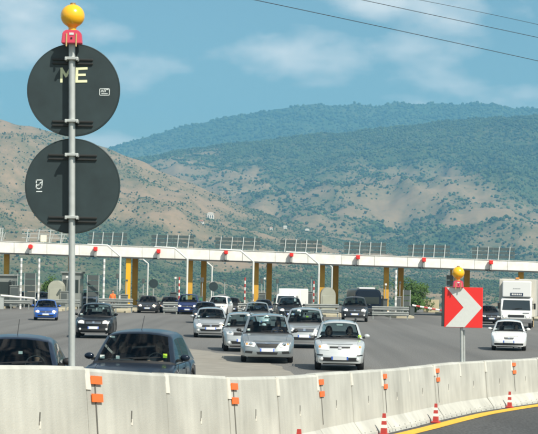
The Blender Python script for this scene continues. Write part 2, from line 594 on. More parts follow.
SLOT_D = mat('slot_dark', (.09, .09, .08), .9)
MORTAR = mat('pale_mortar', (.62, .61, .55), .9, var=.1, vscale=20)
ORANGE = mat('orange_reflector', (.85, .16, .02), .35)
ordn = ['first', 'second', 'third', 'fourth', 'fifth', 'sixth', 'seventh', 'eighth', 'ninth', 'tenth', 'eleventh', 'twelfth', 'thirteenth', 'fourteenth']
seg_i = 0
for k in range(-3, 15):
    s0, s1 = k * LP + .010, (k + 1) * LP - .010
    base = barrier_pt((s0 + s1) / 2, 0, 0)
    vis = k >= -1 and k <= 11
    if vis:
        lab = f'grey concrete road barrier segment, {ordn[seg_i]} counted from the left edge'
        if k == 9: lab = 'grey concrete road barrier segment below the red and white chevron sign'
        if k == -1: lab = 'largest grey concrete barrier segment, behind which the round signs post stands'
        seg_i += 1
    else:
        lab = f'grey concrete road barrier segment outside the left edge, {ordn[k + 3]} of two' if k < 0 else f'grey concrete road barrier segment far along the curve at right, {ordn[k - 12]} beyond the frame'
    t = thing('concrete_barrier', lab, 'barrier', base, 0, 'concrete barrier segments along the curve')
    bm = bmesh.new()
    rows = []
    dz = random.uniform(-.008, .008)
    doff = random.uniform(-.01, .01)
    for j in range(5):
        s = s0 + (s1 - s0) * j / 4
        rows.append([bm.verts.new(barrier_pt(s, o_ + doff, z_ + (dz if z_ > .2 else 0)) - base) for o_, z_ in PROF])
    for a, b in zip(rows, rows[1:]):
        for i in range(len(PROF) - 1):
            bm.faces.new((a[i], a[i + 1], b[i + 1], b[i]))
        bm.faces.new((a[-1], a[0], b[0], b[-1]))
    bm.faces.new(rows[0]); bm.faces.new(rows[-1])
    obj('segment', bm, CONC, t, True, 20)
    if not vis:
        continue
    def qpatch(name, s_a, s_b, z_a, z_b, proud, m, thick=.01, skew=0.0):
        """small slab lying on the face that looks at the camera's road"""
        def off(z):
            return ip(z, [(0, .30), (.06, .285), (.24, .15), (.97, .085), (1.0, .065)]) + doff
        bm = bmesh.new()
        va, vb = [], []
        for (s, z) in ((s_a, z_a), (s_b, z_a), (s_b + skew, z_b), (s_a + skew, z_b)):
            va.append(bm.verts.new(barrier_pt(s, off(z) + proud, z) - base))
            vb.append(bm.verts.new(barrier_pt(s, off(z) + proud - thick, z) - base))
        bm.faces.new(va); bm.faces.new(vb[::-1])
        for i in range(4):
            bm.faces.new((va[i], vb[i], vb[(i + 1) % 4], va[(i + 1) % 4]))
        return obj(name, bm, m, t)
    mid = (s0 + s1) / 2
    # pale joint mortar at the segment's near end and the lifting slot in its middle
    qpatch('joint_mortar', s0 - .03, s0 + .085, .80 - random.random() * .08, .985, .010, MORTAR, .02)
    sl_ = qpatch('lifting_slot', mid - .012, mid + .012, .50, .61, .003, SLOT_D, skew=.03)  # flat dark slab, the slot's shade put into its colour
    qpatch('slot_lit_edge', mid + .0, mid + .022, .47, .53, .006, MORTAR, skew=.01)  # pale sliver in mortar colour paints the slot's sunlit edge
    for j in range(5):
        sn = s0 + (j + .5) * (s1 - s0) / 5
        qpatch('drain_notch', sn - .025, sn + .025, .012, .085, .004, SLOT_D, .03)
    if k in (0, 2, 4, 6, 8, 11):
        sr = s0 + .19
        rp = qpatch('reflector_strip', sr - .010, sr + .010, .30, .93, .008, mat('strip_grey', (.12, .12, .11), .7), .012)
        for zc in (.725, .89):
            q = qpatch('reflector', sr - .11, sr + .14, zc - .038, zc + .038, .022, ORANGE, .012)
            q.parent = rp

# the camera's own road on a low embankment beside the barrier
ROADM = asphalt_mat('road_asphalt', (.040, .042, .043), (.075, .077, .077))
def ribbon(name, o0, o1, z, m, s_0=-9.5, s_1=35, skirt=0.0, n=120):
    bm = bmesh.new()
    rows = []
    for i in range(n + 1):
        s = s_0 + (s_1 - s_0) * i / n
        a = barrier_pt(s, o0, z); b = barrier_pt(s, o1, z)
        r = [a, b]
        if skirt:
            r = [barrier_pt(s, o0 - 1.2, 0)] + r + [barrier_pt(s, o1 + 1.5, 0)]
            r[0].z = -.3; r[-1].z = -.3
        rows.append([bm.verts.new(p) for p in r])
    for a, b in zip(rows, rows[1:]):
        for j in range(len(a) - 1):
            bm.faces.new((a[j], a[j + 1], b[j + 1], b[j]))
    if skirt:
        bm.faces.new(rows[0]); bm.faces.new(rows[-1])
    o = obj(name, bm, m)
    return struct(o)
ribbon('road', -.55, 9.5, -.004, ROADM, skirt=1)
YEL = mat('yellow_road_paint', (.72, .40, .03), .7, var=.22, vscale=9)
ribbon('road_marking', .44, .72, .002, YEL)
# pale dusty strip of the plaza behind the barrier
DUST = mat('dusty_paving', (.235, .222, .19), .95, var=.18, vscale=1.2, bump=.3, bscale=30)
bm = bmesh.new()
ins, outs = [], []
for i in range(60):
    y = 30 + i * .75
    xl = ip(y, [(30, -4.5), (45, -2.9), (58, -3.6), (74, -4.2)]) + noise.noise(Vector((y * .5, 3, 0))) * .4
    xr = ip(y, [(30, 3), (45, 1.6), (58, .6), (66, -.4), (74, -3.9)]) + noise.noise(Vector((y * .6, 9, 0))) * .5
    xr = max(xr, xl + .05)
    ins.append([bm.verts.new((xl + (xr - xl) * q / 8, y, plaza_z(y, xl + (xr - xl) * q / 8) + .006)) for q in range(9)])
for i in range(59):
    for q in range(8):
        bm.faces.new((ins[i][q], ins[i][q + 1], ins[i + 1][q + 1], ins[i + 1][q]))
struct(obj('paved_apron', bm, DUST))

# ------------------------------------------------------------------ striped cones at the barrier foot
RED = mat('signal_red', (.80, .035, .03), .4)
REDP = mat('faded_red_plastic', (.42, .045, .04), .55)
for xp, lab in ((304, 'small red and white striped cone nearest the camera, cut by the bottom edge'),
                (389, 'small red and white cone where the yellow line leaves the bottom of the picture'),
                (440, 'small red and white cone left of the chevron sign post, by yellow line'),
                (513, 'small red and white cone farthest along the barrier, right of chevron sign')):
    best = min((abs(CX + F * barrier_pt(s, .40, 0).x / barrier_pt(s, .40, 0).y - xp), s) for s in [i * .05 for i in range(-40, 700)])[1]
    b = barrier_pt(best, .385, 0)
    t = thing('traffic_cone', lab, 'cone', b, -.3, 'striped cones along the barrier foot')
    obj('base', bbox(-.075, .075, -.075, .075, 0, .03, bevel=.008), REDP, t)
    h0 = .03
    bands = [(.066, .058, .09, REDP, 'red_band'), (.058, .051, .05, WHITE, 'white_band'), (.051, .044, .06, REDP, 'red_band'),
             (.044, .038, .045, WHITE, 'white_band'), (.038, .031, .07, REDP, 'red_band')]
    for r0, r1, h, m_, nm in bands:
        bm = bmesh.new()
        lathe(bm, [(r0, h0), (r1, h0 + h)], 4, mtx=Matrix.Rotation(math.pi / 4, 4, 'Z'))
        obj(nm, bm, m_, t)
        h0 += h

# ------------------------------------------------------------------ round signs seen from behind
BACK = mat('sign_back_grey', (.021, .037, .041), .5, var=.28, vscale=4)
RAIL = mat('bracket_black', (.018, .02, .02), .5)
LAMPY = mat('yellow_lamp_lens', (.90, .46, .012), .25, coat=.6)
LAMPB = mat('lamp_base_pinkish_red', (.60, .06, .11), .45)
STRAP = mat('tan_strap', (.50, .36, .16), .6)
PAINTW = mat('pale_yellow_spray', (.74, .78, .50), .8)
STICK = mat('faded_sticker', (.60, .66, .66), .7, var=.3, vscale=70)

def warning_lamp(label, base, sc, rz=0.0):
    t = thing('warning_lamp', label, 'lamp', base, rz)
    bm = bmesh.new()
    prism(bm, [(-.095 * sc, 0), (.095 * sc, 0), (.085 * sc, .10 * sc), (.055 * sc, .125 * sc), (-.055 * sc, .125 * sc), (-.085 * sc, .10 * sc)], -.055 * sc, .055 * sc)
    bmesh.ops.bevel(bm, geom=list(bm.edges), offset=.006 * sc, segments=2, affect='EDGES')
    h = obj('battery_box', bm, LAMPB, t, True)
    for sx in (-1, 1):
        obj('strap', bbox(sx * .045 * sc - .006 * sc, sx * .045 * sc + .006 * sc, -.062 * sc, -.05 * sc, -.03 * sc, .09 * sc), STRAP, h)
    obj('switch', bbox(-.008 * sc, .008 * sc, -.06 * sc, -.05 * sc, .04 * sc, .055 * sc), BLACK, h)
    obj('type_plate', bbox(-.02 * sc, .02 * sc, -.059 * sc, -.05 * sc, .078 * sc, .098 * sc), STICK, h)
    bm = bmesh.new()
    lathe(bm, [(.04 * sc, .115 * sc), (.036 * sc, .15 * sc), (.05 * sc, .165 * sc)], 16)
    obj('neck', bm, LAMPY, t, True)
    bm = bmesh.new()
    prof = []
    for i in range(15):
        a = -math.pi / 2 + math.pi * i / 14
        prof.append((max(.002, .112 * sc * math.cos(a)), .262 * sc + .108 * sc * math.sin(a)))
    lathe(bm, prof, 28)
    ln = obj('lens', bm, LAMPY, t, True, 60)
    bm = bmesh.new()
    lathe(bm, [(.028 * sc, .362 * sc), (.024 * sc, .382 * sc), (.006 * sc, .385 * sc)], 12)
    obj('cap', bm, mat('lamp_cap', (.25, .15, .03), .5), ln, True)
    return t

DP = 16.2                      # the post stands just behind the barrier
top = P(72, 34, DP)
foot = P(71.8, 366, DP)
axis = (top - foot).normalized()
ground_z = foot.z - .82
foot = foot + axis * ((ground_z - foot.z) / axis.z)
t = thing('sign_post', 'grey steel post in front of two round sign backs, carrying yellow lamp', 'post', foot)
bm = bmesh.new()
tube(bm, [(0, 0, 0), axis * ((top - foot).length)], .0305, 16)
obj('tube', bm, GALV, t, True)
bm = bmesh.new(); lathe(bm, [(.075, -.02), (.075, .02), (.04, .03)], 16); obj('base_plate', bm, GALV, t)

def post_at(y):
    return P(72, y, DP)

def round_sign(label, cx, cy, dia_px, clamps, extras):
    c = P(cx, cy, DP + .07)
    r = dia_px / 2 * (DP + .07) / F
    t = thing('round_sign', label, 'sign', c)
    bm = bmesh.new()
    lathe(bm, [(r - .012, .0), (r - .006, -.002), (r, .004), (r, .022), (r - .004, .026), (.002, .026)], 72, 'Y')
    # back plate sits a little inside the folded rim
    obj('rim', bm, BACK, t, True, 30)
    bm = bmesh.new(); lathe(bm, [(r - .013, -.0035), (r - .013, .01)], 72, 'Y'); obj('back_plate', bm, BACK, t, True, 30)
    for (y, half) in clamps:
        pc = P(cx, y, DP + .05) - c
        px = post_at(y).x - c.x
        br = obj('bracket', bbox(px - half, px + half, -.022, -.0045, pc.z - .009, pc.z + .009, bevel=.003), RAIL, t)
        obj('lower_bracket', bbox(px - half, px + half, -.022, -.0045, pc.z - .045, pc.z - .029, bevel=.003), RAIL, br)
        obj('clamp_band', bbox(px - .062, px + .062, -.125, -.05, pc.z - .013, pc.z + .013, bevel=.004), GALV, br)
        for sx in (-1, 1):
            obj('clamp_bolt', bbox(px + sx * .052 - .009, px + sx * .052 + .009, -.135, -.02, pc.z - .020, pc.z + .004, bevel=.003), GALV, br)
    for fn in extras:
        fn(t, c)
    return t

def sticker(px, py, w, h, lines, lw):
    """worn transfer: only thin pale lines are left of it"""
    def fn(t, c):
        p = P(px, py, DP + .066) - c
        bm = bmesh.new()
        for pl in lines:
            for (a, b), (e, f_) in zip(pl, pl[1:]):
                u = Vector(((a - .5) * w, (b - .5) * h)); v = Vector(((e - .5) * w, (f_ - .5) * h))
                d = (v - u).normalized(); n = Vector((-d.y, d.x)) * lw / 2
                q = [u - n - d * lw * .4, v - n + d * lw * .4, v + n + d * lw * .4, u + n - d * lw * .4]
                prism(bm, [(p.x + k.x, p.z + k.y) for k in q], -.0052, -.0036)
        obj('sticker', bm, STICK, t)
    return fn

def letters(t, c):
    sx = (DP + .08) / F
    lift = [0.0]
    def stroke(p, q, w):
        lift[0] += .0005
        a = P(p[0], p[1], DP + .08) - c
        b = P(q[0], q[1], DP + .08) - c
        d = (b - a); d.y = 0
        n = Vector((-d.z, 0, d.x)).normalized() * w * sx / 2
        e = d.normalized() * w * sx * .3
        pts = [a - n - e, b - n + e, b + n + e, a + n - e]
        bm = bmesh.new()
        va = [bm.verts.new((p_.x, -.0048 - lift[0], p_.z)) for p_ in pts]
        vb = [bm.verts.new((p_.x, -.0030 - lift[0] * .5, p_.z)) for p_ in pts]
        bm.faces.new(va); bm.faces.new(vb)
        for i in range(4):
            bm.faces.new((va[i], va[(i + 1) % 4], vb[(i + 1) % 4], vb[i]))
        return obj('letter_stroke', bm, PAINTW, t)
    for p, q, w in (((61.6, 82), (61.8, 68.6), 2.4), ((61.8, 68.8), (66.3, 76.5), 2.4), ((66.3, 76.5), (70.2, 69), 2.2), ((70.2, 69), (70.4, 82), 2.2),
                    ((77.2, 68.6), (76.8, 82), 2.6), ((77.2, 69), (87.0, 68.6), 2.3), ((77, 75.2), (85.2, 75), 2.3), ((76.8, 81.6), (86.6, 81.4), 2.5)):
        stroke(p, q, w)
round_sign('upper round road sign seen from its dark back, painted with letters ME', 73.5, 90, 93.5, [(59.5, .19), (121.5, .19)],
           [letters, sticker(104.5, 92, .09, .062, [[(0, 0), (1, .04), (1, 1), (0, .96), (0, 0)], [(.15, .5), (.25, .85), (.35, .5)], [(.45, .5), (.45, .85), (.6, .85), (.6, .55)], [(.7, .85), (.88, .85)], [(.2, .25), (.8, .27)]], .006)])
round_sign('lower round road sign seen from its dark back, white sticker at left', 72.5, 186, 95.5, [(155.2, .225), (217.5, .225)],
           [sticker(39, 186, .066, .115, [[(.1, .75), (.12, .98), (.95, 1), (.9, .5), (.75, .32), (.45, .28)], [(.15, .62), (.4, .52), (.55, .68), (.78, .8)], [(.12, .55), (.1, .35), (.35, .3)], [(.2, .05), (.9, .06)]], .009)])
warning_lamp('big yellow ball warning lamp on top of the round signs post', P(72, 44, DP - .03), 1.0)

# ------------------------------------------------------------------ chevron sign
DC = 35.35
sb_ = P(461.8, 362, DC)
st_ = P(461.0, 281, DC)
ax = (st_ - sb_).normalized()
sb2 = sb_ + ax * (-.95 / ax.z)
t = thing('chevron_sign', 'red square sign with white chevron pointing right, above concrete barrier', 'sign', sb2, 0)
bm = bmesh.new(); tube(bm, [(0, 0, 0), ax * ((st_ - sb2).length)], .03, 14); obj('post', bm, GALV, t, True)
bm = bmesh.new(); tube(bm, [(.052, .03, .0), ax * ((P(461, 330, DC) - sb2).length) + Vector((.052, .03, 0))], .022, 10); obj('brace_post', bm, GALV, t, True)
cc = P(463.2, 307.4, DC) - sb2
mtx = Matrix.Translation(cc + Vector((0, -.06, 0))) @ Matrix.Rotation(R(-14), 4, 'Z')
hw, hh = .385, .405
bm = bmesh.new(); box(bm, -hw, hw, -.012, .012, -hh, hh, mtx, .006)
board = obj('board', bm, RED, t)
def uv(x, y):
    return ((x - 42) / 163 * 2 - 1) * hw, (1 - (y - 97) / 178 * 2) * hh
bm = bmesh.new()
prism(bm, [uv(*q) for q in ((49, 99), (121, 99), (202, 186), (130, 273), (48, 273), (124, 186))], -.0165, -.0122)
bmesh.ops.transform(bm, matrix=mtx, verts=bm.verts)
obj('chevron', bm, mat('reflective_white', (.66, .69, .66), .45, var=.06, vscale=25), board)
bm = bmesh.new(); box(bm, -.37, .37, -.012, .012, -.40, .395, Matrix.Translation(cc + Vector((-.065, .10, .01))) @ Matrix.Rotation(R(10), 4, 'Z'), .006)
obj('rear_board', bm, BACK, t)
for zz in (-.25, .25):
    obj('clamp', bbox(cc.x - .07, cc.x + .10, cc.y - .04, cc.y + .09, cc.z + zz - .02, cc.z + zz + .02, bevel=.004), GALV, t)
warning_lamp('small yellow warning lamp with red base on top of the chevron sign', P(458, 287.5, DC - .06), 1.13)

# ------------------------------------------------------------------ toll canopy
GD = 153.5
OCHRE = mat('ochre_column_paint', (.56, .31, .035), .6, var=.22, vscale=1.1)
OCHRE_SUN = mat('sunlit_column_paint', (.78, .42, .015), .5, var=.06, vscale=2)  # brighter copy of the ochre paint, sunlight put into its colour
FASC = mat('white_fascia', (.78, .77, .72), .5, var=.16, vscale=1.6)
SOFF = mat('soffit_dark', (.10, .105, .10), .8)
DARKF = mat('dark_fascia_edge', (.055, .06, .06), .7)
def beam_top(x):
    return 241.4 + (x - 0) * (262 - 241.4) / 538
def beam_bot(x):
    return 252.4 + (x - 0) * (271.2 - 252.4) / 538
c0 = P(269, 312.6, GD); c0.z = 0
can = thing('toll_canopy', 'long white toll plaza canopy on ochre columns spanning all lanes', 'canopy', c0)
red_x = [-35, 30.5, 95.5, 158.5, 226, 291.5, 358, 424, 491, 557]
edges = [-160] + [e for a in red_x for e in (a - 16.4, a + 16.4)] + [660]
for a, b in zip(edges, edges[1:]):
    pa, pb = P(a, beam_top(a), GD), P(b, beam_top(b), GD)
    qa, qb = P(a, beam_bot(a), GD), P(b, beam_bot(b), GD)
    bm = bmesh.new()
    g_ = .015
    pro = random.uniform(0, .02)
    vs = []
    for dy in (-pro, .12):
        for (p, dx, dz_) in ((qa, g_, 0), (qb, -g_, 0), (pb, -g_, 0), (pa, g_, 0)):
            vs.append(bm.verts.new(p - c0 + Vector((dx, dy, dz_))))
    bm.faces.new(vs[:4]); bm.faces.new(vs[4:][::-1])
    for i in range(4):
        bm.faces.new((vs[i], vs[i + 4], vs[(i + 1) % 4 + 4], vs[(i + 1) % 4]))
    obj('fascia_panel', bm, FASC, can)
def slab(name, ytop, ybot, dy0, dy1, m):
    bm = bmesh.new()
    rows = []
    for x in (-160, 660):
        a, b = P(x, ytop(x), GD) - c0, P(x, ybot(x), GD) - c0
        rows.append([bm.verts.new(a + Vector((0, dy0, 0))), bm.verts.new(a + Vector((0, dy1, 0))), bm.verts.new(b + Vector((0, dy1, 0))), bm.verts.new(b + Vector((0, dy0, 0)))])
    bm.faces.new(rows[0]); bm.faces.new(rows[1])
    for i in range(4):
        bm.faces.new((rows[0][i], rows[0][(i + 1) % 4], rows[1][(i + 1) % 4], rows[1][i]))
    return obj(name, bm, m, can)
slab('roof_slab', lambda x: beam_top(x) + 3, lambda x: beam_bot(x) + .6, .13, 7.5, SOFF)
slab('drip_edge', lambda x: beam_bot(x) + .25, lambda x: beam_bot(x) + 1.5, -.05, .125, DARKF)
slab('top_coping', lambda x: beam_top(x) - .5, lambda x: beam_top(x) - .1, -.06, .4, FASC)

def column(px, dback, m, w=.42):
    D = GD + dback
    p = P(px, beam_bot(px), D)
    bm = bmesh.new()
    ztop = P(px, beam_bot(px) + .9, GD).z
    box(bm, p.x - c0.x - w / 2, p.x - c0.x + w / 2, D - c0.y - .2, D - c0.y + .2, 0, ztop, bevel=.02)
    cc_ = obj('column', bm, m, can)
    obj('column_base', bbox(p.x - c0.x - w / 2 - .06, p.x - c0.x + w / 2 + .06, D - c0.y - .27, D - c0.y + .27, 0, .35, bevel=.02), WHITE, cc_)
column(128.7, .45, OCHRE_SUN, .42)
for px in (7, 71, 190.5, 256.5, 322.5, 386.5, 453, 521):
    column(px, 1.5, OCHRE, .45)
for px in (135.5, 204, 269.5, 336, 401, 467):
    column(px, 5.0, OCHRE, .50)

MASTM = mat('pale_mast_paint', (.66, .69, .66), .5, var=.08, vscale=2)
# slatted lane sign boards standing on the canopy
SLAT = mat('slat_grey', (.055, .085, .090), .6, var=.15, vscale=2)
boards = [(-6, 3, 'cut by the left edge of the picture'), (21.5, 67, 'first whole one from the left, with a white lamp'), (88, 127, 'partly behind the round signs, second whole one from left'),
          (151, 194, 'third whole one from the left'), (215, 260, 'fourth whole one from the left'), (280, 322, 'fifth whole one from the left'),
          (344, 386, 'third from the right'), (408, 450, 'second from the right, left of the chevron lamp'), (472, 515, 'rightmost, above the box truck')]
for i, (a, b, where) in enumerate(boards):
    D = GD + .5
    b0 = P((a + b) / 2, beam_top((a + b) / 2) - .3, D)
    t = thing('lane_sign_board', f'grey slatted frame on the canopy, {where}', 'sign', b0, -.0, 'slatted sign boards on the canopy')
    wdt = (b - a) * D / F
    hgt = 1.12
    openf = i in (0, 1)
    mt = GALV if openf else SLAT
    nb = 3
    for r_ in range(nb):
        for h_ in range(2):
            z0 = .14 + r_ * .34
            x0 = -wdt / 2 + h_ * wdt / 2 + .012; x1 = x0 + wdt / 2 - .024
            yb = .05 + .12 * (z0 / hgt)
            tilt = 0.0
            if openf:
                obj('rail', bbox(x0, x1, yb, yb + .05, z0 + .26, z0 + .32), mt, t)
            else:
                obj('slat', bbox(x0, x1, yb, yb + .03, z0 + .02, z0 + .27), mt, t)
    for k in range(4):
        x = -wdt / 2 + wdt * (.12 + k * .25)
        bm = bmesh.new()
        tube(bm, [(x - .05, -.02, -.06), (x + .05, .10, hgt + .05)], .045, 6)
        obj('upright', bm, mat('upright_grey', (.42, .46, .45), .5), t)
        if openf:
            bm = bmesh.new(); tube(bm, [(x + .05, .05, 0), (x + .3, .10, hgt * .7)], .03, 6); obj('stay', bm, GALV, t)
bl = P(43.4, 237.5, GD + .2)
t = thing('floodlight', 'square white floodlight between the rails above the left red signal', 'lamp', P(43.4, beam_top(43.4) - .4, GD + .2))
obj('housing', bbox(-.26, .26, -.12, .1, .08, .66, bevel=.03), mat('lamp_cream', (.80, .76, .62), .4), t)
obj('bracket', bbox(-.05, .05, -.03, .03, -.12, .1), GALV, t)

# red lane signals
SIGR = mat('signal_red_lens', (.62, .03, .025), .35, emit=(1, .04, .03), estr=.08)
for i, px in enumerate(red_x[1:9]):
    y0 = beam_top(px)
    c = P(px, y0 + (4.0 if i < 3 else 2.2), GD - .3)
    t = thing('lane_signal', f'red lane signal hanging on the white canopy, {ordn[i]} from the left', 'signal', c, 0, 'red lane signals on the canopy')
    if i == 0:
        bm = bmesh.new(); lathe(bm, [(.20, -.12), (.20, .22)], 20, 'Y'); obj('housing', bm, SIGR, t, True)
        bm = bmesh.new(); lathe(bm, [(.17, -.16), (.20, -.12)], 20, 'Y'); obj('lens', bm, SIGR, t, True)
    else:
        obj('housing', bbox(-.17, .17, -.12, .20, -.17, .20, bevel=.03), SIGR, t)
        bm = bmesh.new(); lathe(bm, [(.13, -.18), (.15, -.121)], 18, 'Y'); obj('lens', bm, SIGR, t, True)
    obj('bracket', bbox(-.09, .09, -.05, .29, -.66, -.2), mat('bracket_grey', (.30, .31, .30), .6), t)
    obj('arm', bbox(-.03, .03, .1, .305, .0, .1), GALV, t)
    if i >= 3:
        obj('control_box', bbox(-.26, .26, .02, .27, -.80, -.67, bevel=.01), DARKF, t)

# mast arms in front of the canopy
MASTM = mat('pale_mast_paint', (.66, .69, .66), .5, var=.08, vscale=2)
for i, px in enumerate((120.5, 187.5, 253.5, 319)):
    D = GD - 1.4
    yb = beam_top(px)
    b0 = P(px, 312, D); b0.z = 0
    p1 = P(px, yb + 10.5, D) - b0
    p2 = P(px - 13, yb - .6, D) - b0
    p3 = P(px - 33, yb - 1.6, D) - b0
    t = thing('mast_arm', f'pale bent mast with arm across the canopy front, {ordn[i]} from the left', 'mast', b0, 0, 'bent masts in front of the canopy')
    bm = bmesh.new(); tube(bm, [(p1.x, 0, 0), p1], .085, 10); obj('mast', bm, MASTM, t, True)
    bm = bmesh.new(); tube(bm, [p1, p2, p3], [.08, .075, .065], 10); obj('arm', bm, MASTM, t, True)
    obj('base_plate', bbox(-.2 + p1.x, .2 + p1.x, -.2, .2, 0, .05), GALV, t)
for i, (px, ytop_, lab) in enumerate(((148, 259.5, 'thin pale lamp post with bent top between the yellow column and blue minivan'),
                                      (212, 262.5, 'thin pale lamp post with bent top behind the white car'),
                                      (332, 263, 'thin pale lamp post with bent top behind the cream booth'))):
    D = GD + 11
    b0 = P(px, 310, D); b0.z = 0
    p1 = P(px, ytop_ + 4, D) - b0; p2 = P(px - 5, ytop_, D) - b0
    t = thing('lamp_post', lab, 'lamp post', b0)
    bm = bmesh.new(); tube(bm, [(p1.x, 0, 0), p1, p2], .075, 8); obj('pole', bm, MASTM, t, True)
    obj('lamp_head', bbox(p2.x - .35, p2.x + .05, -.1, .1, p2.z - .05, p2.z + .06, bevel=.02), GALV, t)

# ------------------------------------------------------------------ toll lane furniture
def marker_pole(px, y0, y1, label, D, white_first=True, r=.10, n=9):
    b = P(px, y1, D); b.z = 0
    h = P(px, y0, D).z
    t = thing('banded_pole', label, 'pole', b, 0, 'banded poles at the toll lanes')
    for k in range(n):
        bm = bmesh.new(); lathe(bm, [(r, h * k / n), (r, h * (k + 1) / n)], 10)
        col_ = (WHITE if (k % 2 == 0) == white_first else (mat('pole_grey_band', (.42, .43, .42), .6) if white_first else REDP))
        obj('band', bm, col_, t, True)
for px, y0, lab, wf in ((20.3, 258, 'white banded pole nearest the left booth', True), (38.2, 258.5, 'white banded pole above the blue hatchback', True),
                        (103.3, 259, 'white banded pole left of the bright yellow column', True), (395.5, 270, 'white banded pole between the two right ochre columns', True),
                        (178.8, 277, 'thin red and white banded pole above the blue minivan', False), (244.6, 277.5, 'thin red and white banded pole above the black car', False),
                        (313.5, 281, 'thin red and white banded pole left of the cream arched booth', False)):
    marker_pole(px, y0, 303, lab, GD - 5 if wf else GD - 3, wf, .088 if wf else .062, 17 if wf else 11)

ISL = mat('kerb_concrete', (.42, .38, .27), .85, var=.2, vscale=2)
for i, px in enumerate((2, 66, 130, 196, 262, 328, 393, 459, 526)):
    p = P(px, 312, GD)
    bm = bmesh.new()
    poly = [(-.95, -11.0), (-.6, -12.2), (.6, -12.2), (.95, -11.0), (.95, 12), (-.95, 12)]
    a = [bm.verts.new((x, y, 0)) for x, y in poly]; b = [bm.verts.new((x * .97, y, .17)) for x, y in poly]
    bm.faces.new(a); bm.faces.new(b[::-1])
    for k in range(6):
        bm.faces.new((a[k], b[k], b[(k + 1) % 6], a[(k + 1) % 6]))
    o = obj('traffic_island', bm, ISL)
    o.location = (p.x, GD, 0)
    tag(o, f'raised concrete toll lane island, {ordn[i]} from the left', 'island', 'toll lane islands')

GRAIL = mat('weathered_guardrail', (.24, .26, .25), .6, .2, var=.2, vscale=4)
def guardrail(label, xa, xb, ytop, D, nrails=2):
    a = P(xa, ytop, D); b = P(xb, ytop, D)
    z = max(.5, (a.z + b.z) / 2)
    t = thing('guardrail', label, 'guardrail', ((a.x + b.x) / 2, D, 0), 0, 'guardrails at the toll islands')
    w = (b.x - a.x) / 2
    for r_ in range(nrails):
        zz = z - r_ * .42
        bm = bmesh.new()
        pr = [(0, 0), (-.045, .05), (-.045, .10), (0, .155), (-.045, .21), (-.045, .26), (0, .31)]
        va = [bm.verts.new((-w, y, zz - .31 + h)) for y, h in pr]; vb = [bm.verts.new((w, y, zz - .31 + h)) for y, h in pr]
        vc = [bm.verts.new((-w, y + .012, zz - .31 + h)) for y, h in pr]; vd = [bm.verts.new((w, y + .012, zz - .31 + h)) for y, h in pr]
        for i in range(len(pr) - 1):
            bm.faces.new((va[i], vb[i], vb[i + 1], va[i + 1])); bm.faces.new((vc[i], vc[i + 1], vd[i + 1], vd[i]))
        obj('rail', bm, GRAIL, t)
    n = max(2, int(w * 2 / 1.1) + 1)
    for k in range(n):
        x = -w + .1 + (2 * w - .2) * k / (n - 1)
        obj('post', bbox(x - .05, x + .05, .015, .11, 0, z - .02), GRAIL, t)
guardrail('grey two-rail guardrail left of the bright yellow column', 99, 133, 298.5, GD - 13)
guardrail('short grey guardrail between the dark car and the blue minivan', 163, 178, 302, GD - 15)
guardrail('grey guardrail under the left booth beside the white boom', -8, 30, 300, GD - 8, 1)
guardrail('grey guardrail behind the blue hatchback and grey post', 52, 80, 299.5, GD - 11, 1)
guardrail('short grey guardrail to the right of the black car', 238, 250, 303, GD - 12)
guardrail('grey guardrail in front of the cream arched booth', 303, 339, 304, GD - 14)
guardrail('grey guardrail right of the dark crossover, below ochre column', 372, 409, 306.5, GD - 17)

BOOTH = mat('booth_grey_panel', (.20, .22, .21), .6, var=.15, vscale=1.5)
CREAM = mat('booth_cream', (.34, .35, .29), .6, var=.1, vscale=1.5)
DGLASS = mat('booth_window', (.02, .03, .03), .08, spec=.8)
def booth(label, px, w, h, dep, D, m, arched=False):
    p = P(px, 310, D)
    t = thing('toll_booth', label, 'booth', (p.x, D, .0), 0, 'toll booths')
    if arched:
        poly = [(-w / 2, .17), (w / 2, .17), (w / 2, h * .72)] + [(w / 2 * math.cos(a), h * .72 + h * .28 * math.sin(a)) for a in [math.pi * k / 10 for k in range(1, 10)]] + [(-w / 2, h * .72)]
        bm = prism(bmesh.new(), poly, -dep / 2, dep / 2)
        b = obj('shell', bm, m, t)
        obj('end_panel', bbox(-w / 2 + .12, w / 2 - .12, -dep / 2 - .03, -dep / 2 - .003, .35, h * .7, bevel=.01), m, b)
    else:
        b = obj('shell', bbox(-w / 2, w / 2, -dep / 2, dep / 2, .17, h, bevel=.04), m, t)
        obj('window', bbox(-w / 2 + .12, w / 2 - .12, -dep / 2 - .02, -dep / 2 + .02, h * .45, h * .82), DGLASS, t)
        obj('roof', bbox(-w / 2 - .12, w / 2 + .12, -dep / 2 - .15, dep / 2 + .15, h + .004, h + .16, bevel=.02), m, t)
        for s_ in (-1, 1):
            obj('side_window', bbox(s_ * w / 2 - .015, s_ * w / 2 + .015, -dep / 2 + .2, dep / 2 - .3, h * .45, h * .85), DGLASS, t)
booth('grey toll booth cut by the left edge', 3.5, 1.9, 2.75, 3.2, GD - 2, BOOTH)
booth('pale cream arched booth right of the blue hatchback', 56.5, 1.25, 2.45, 2.6, GD - 1, CREAM, True)
booth('dark grey toll booth half hidden by the sign post', 72, 1.6, 3.1, 3.0, GD + 1.5, BOOTH)
booth('pale cream arched booth left of the ochre column in the middle', 327.5, 1.25, 2.35, 2.6, GD - 4, CREAM, True)

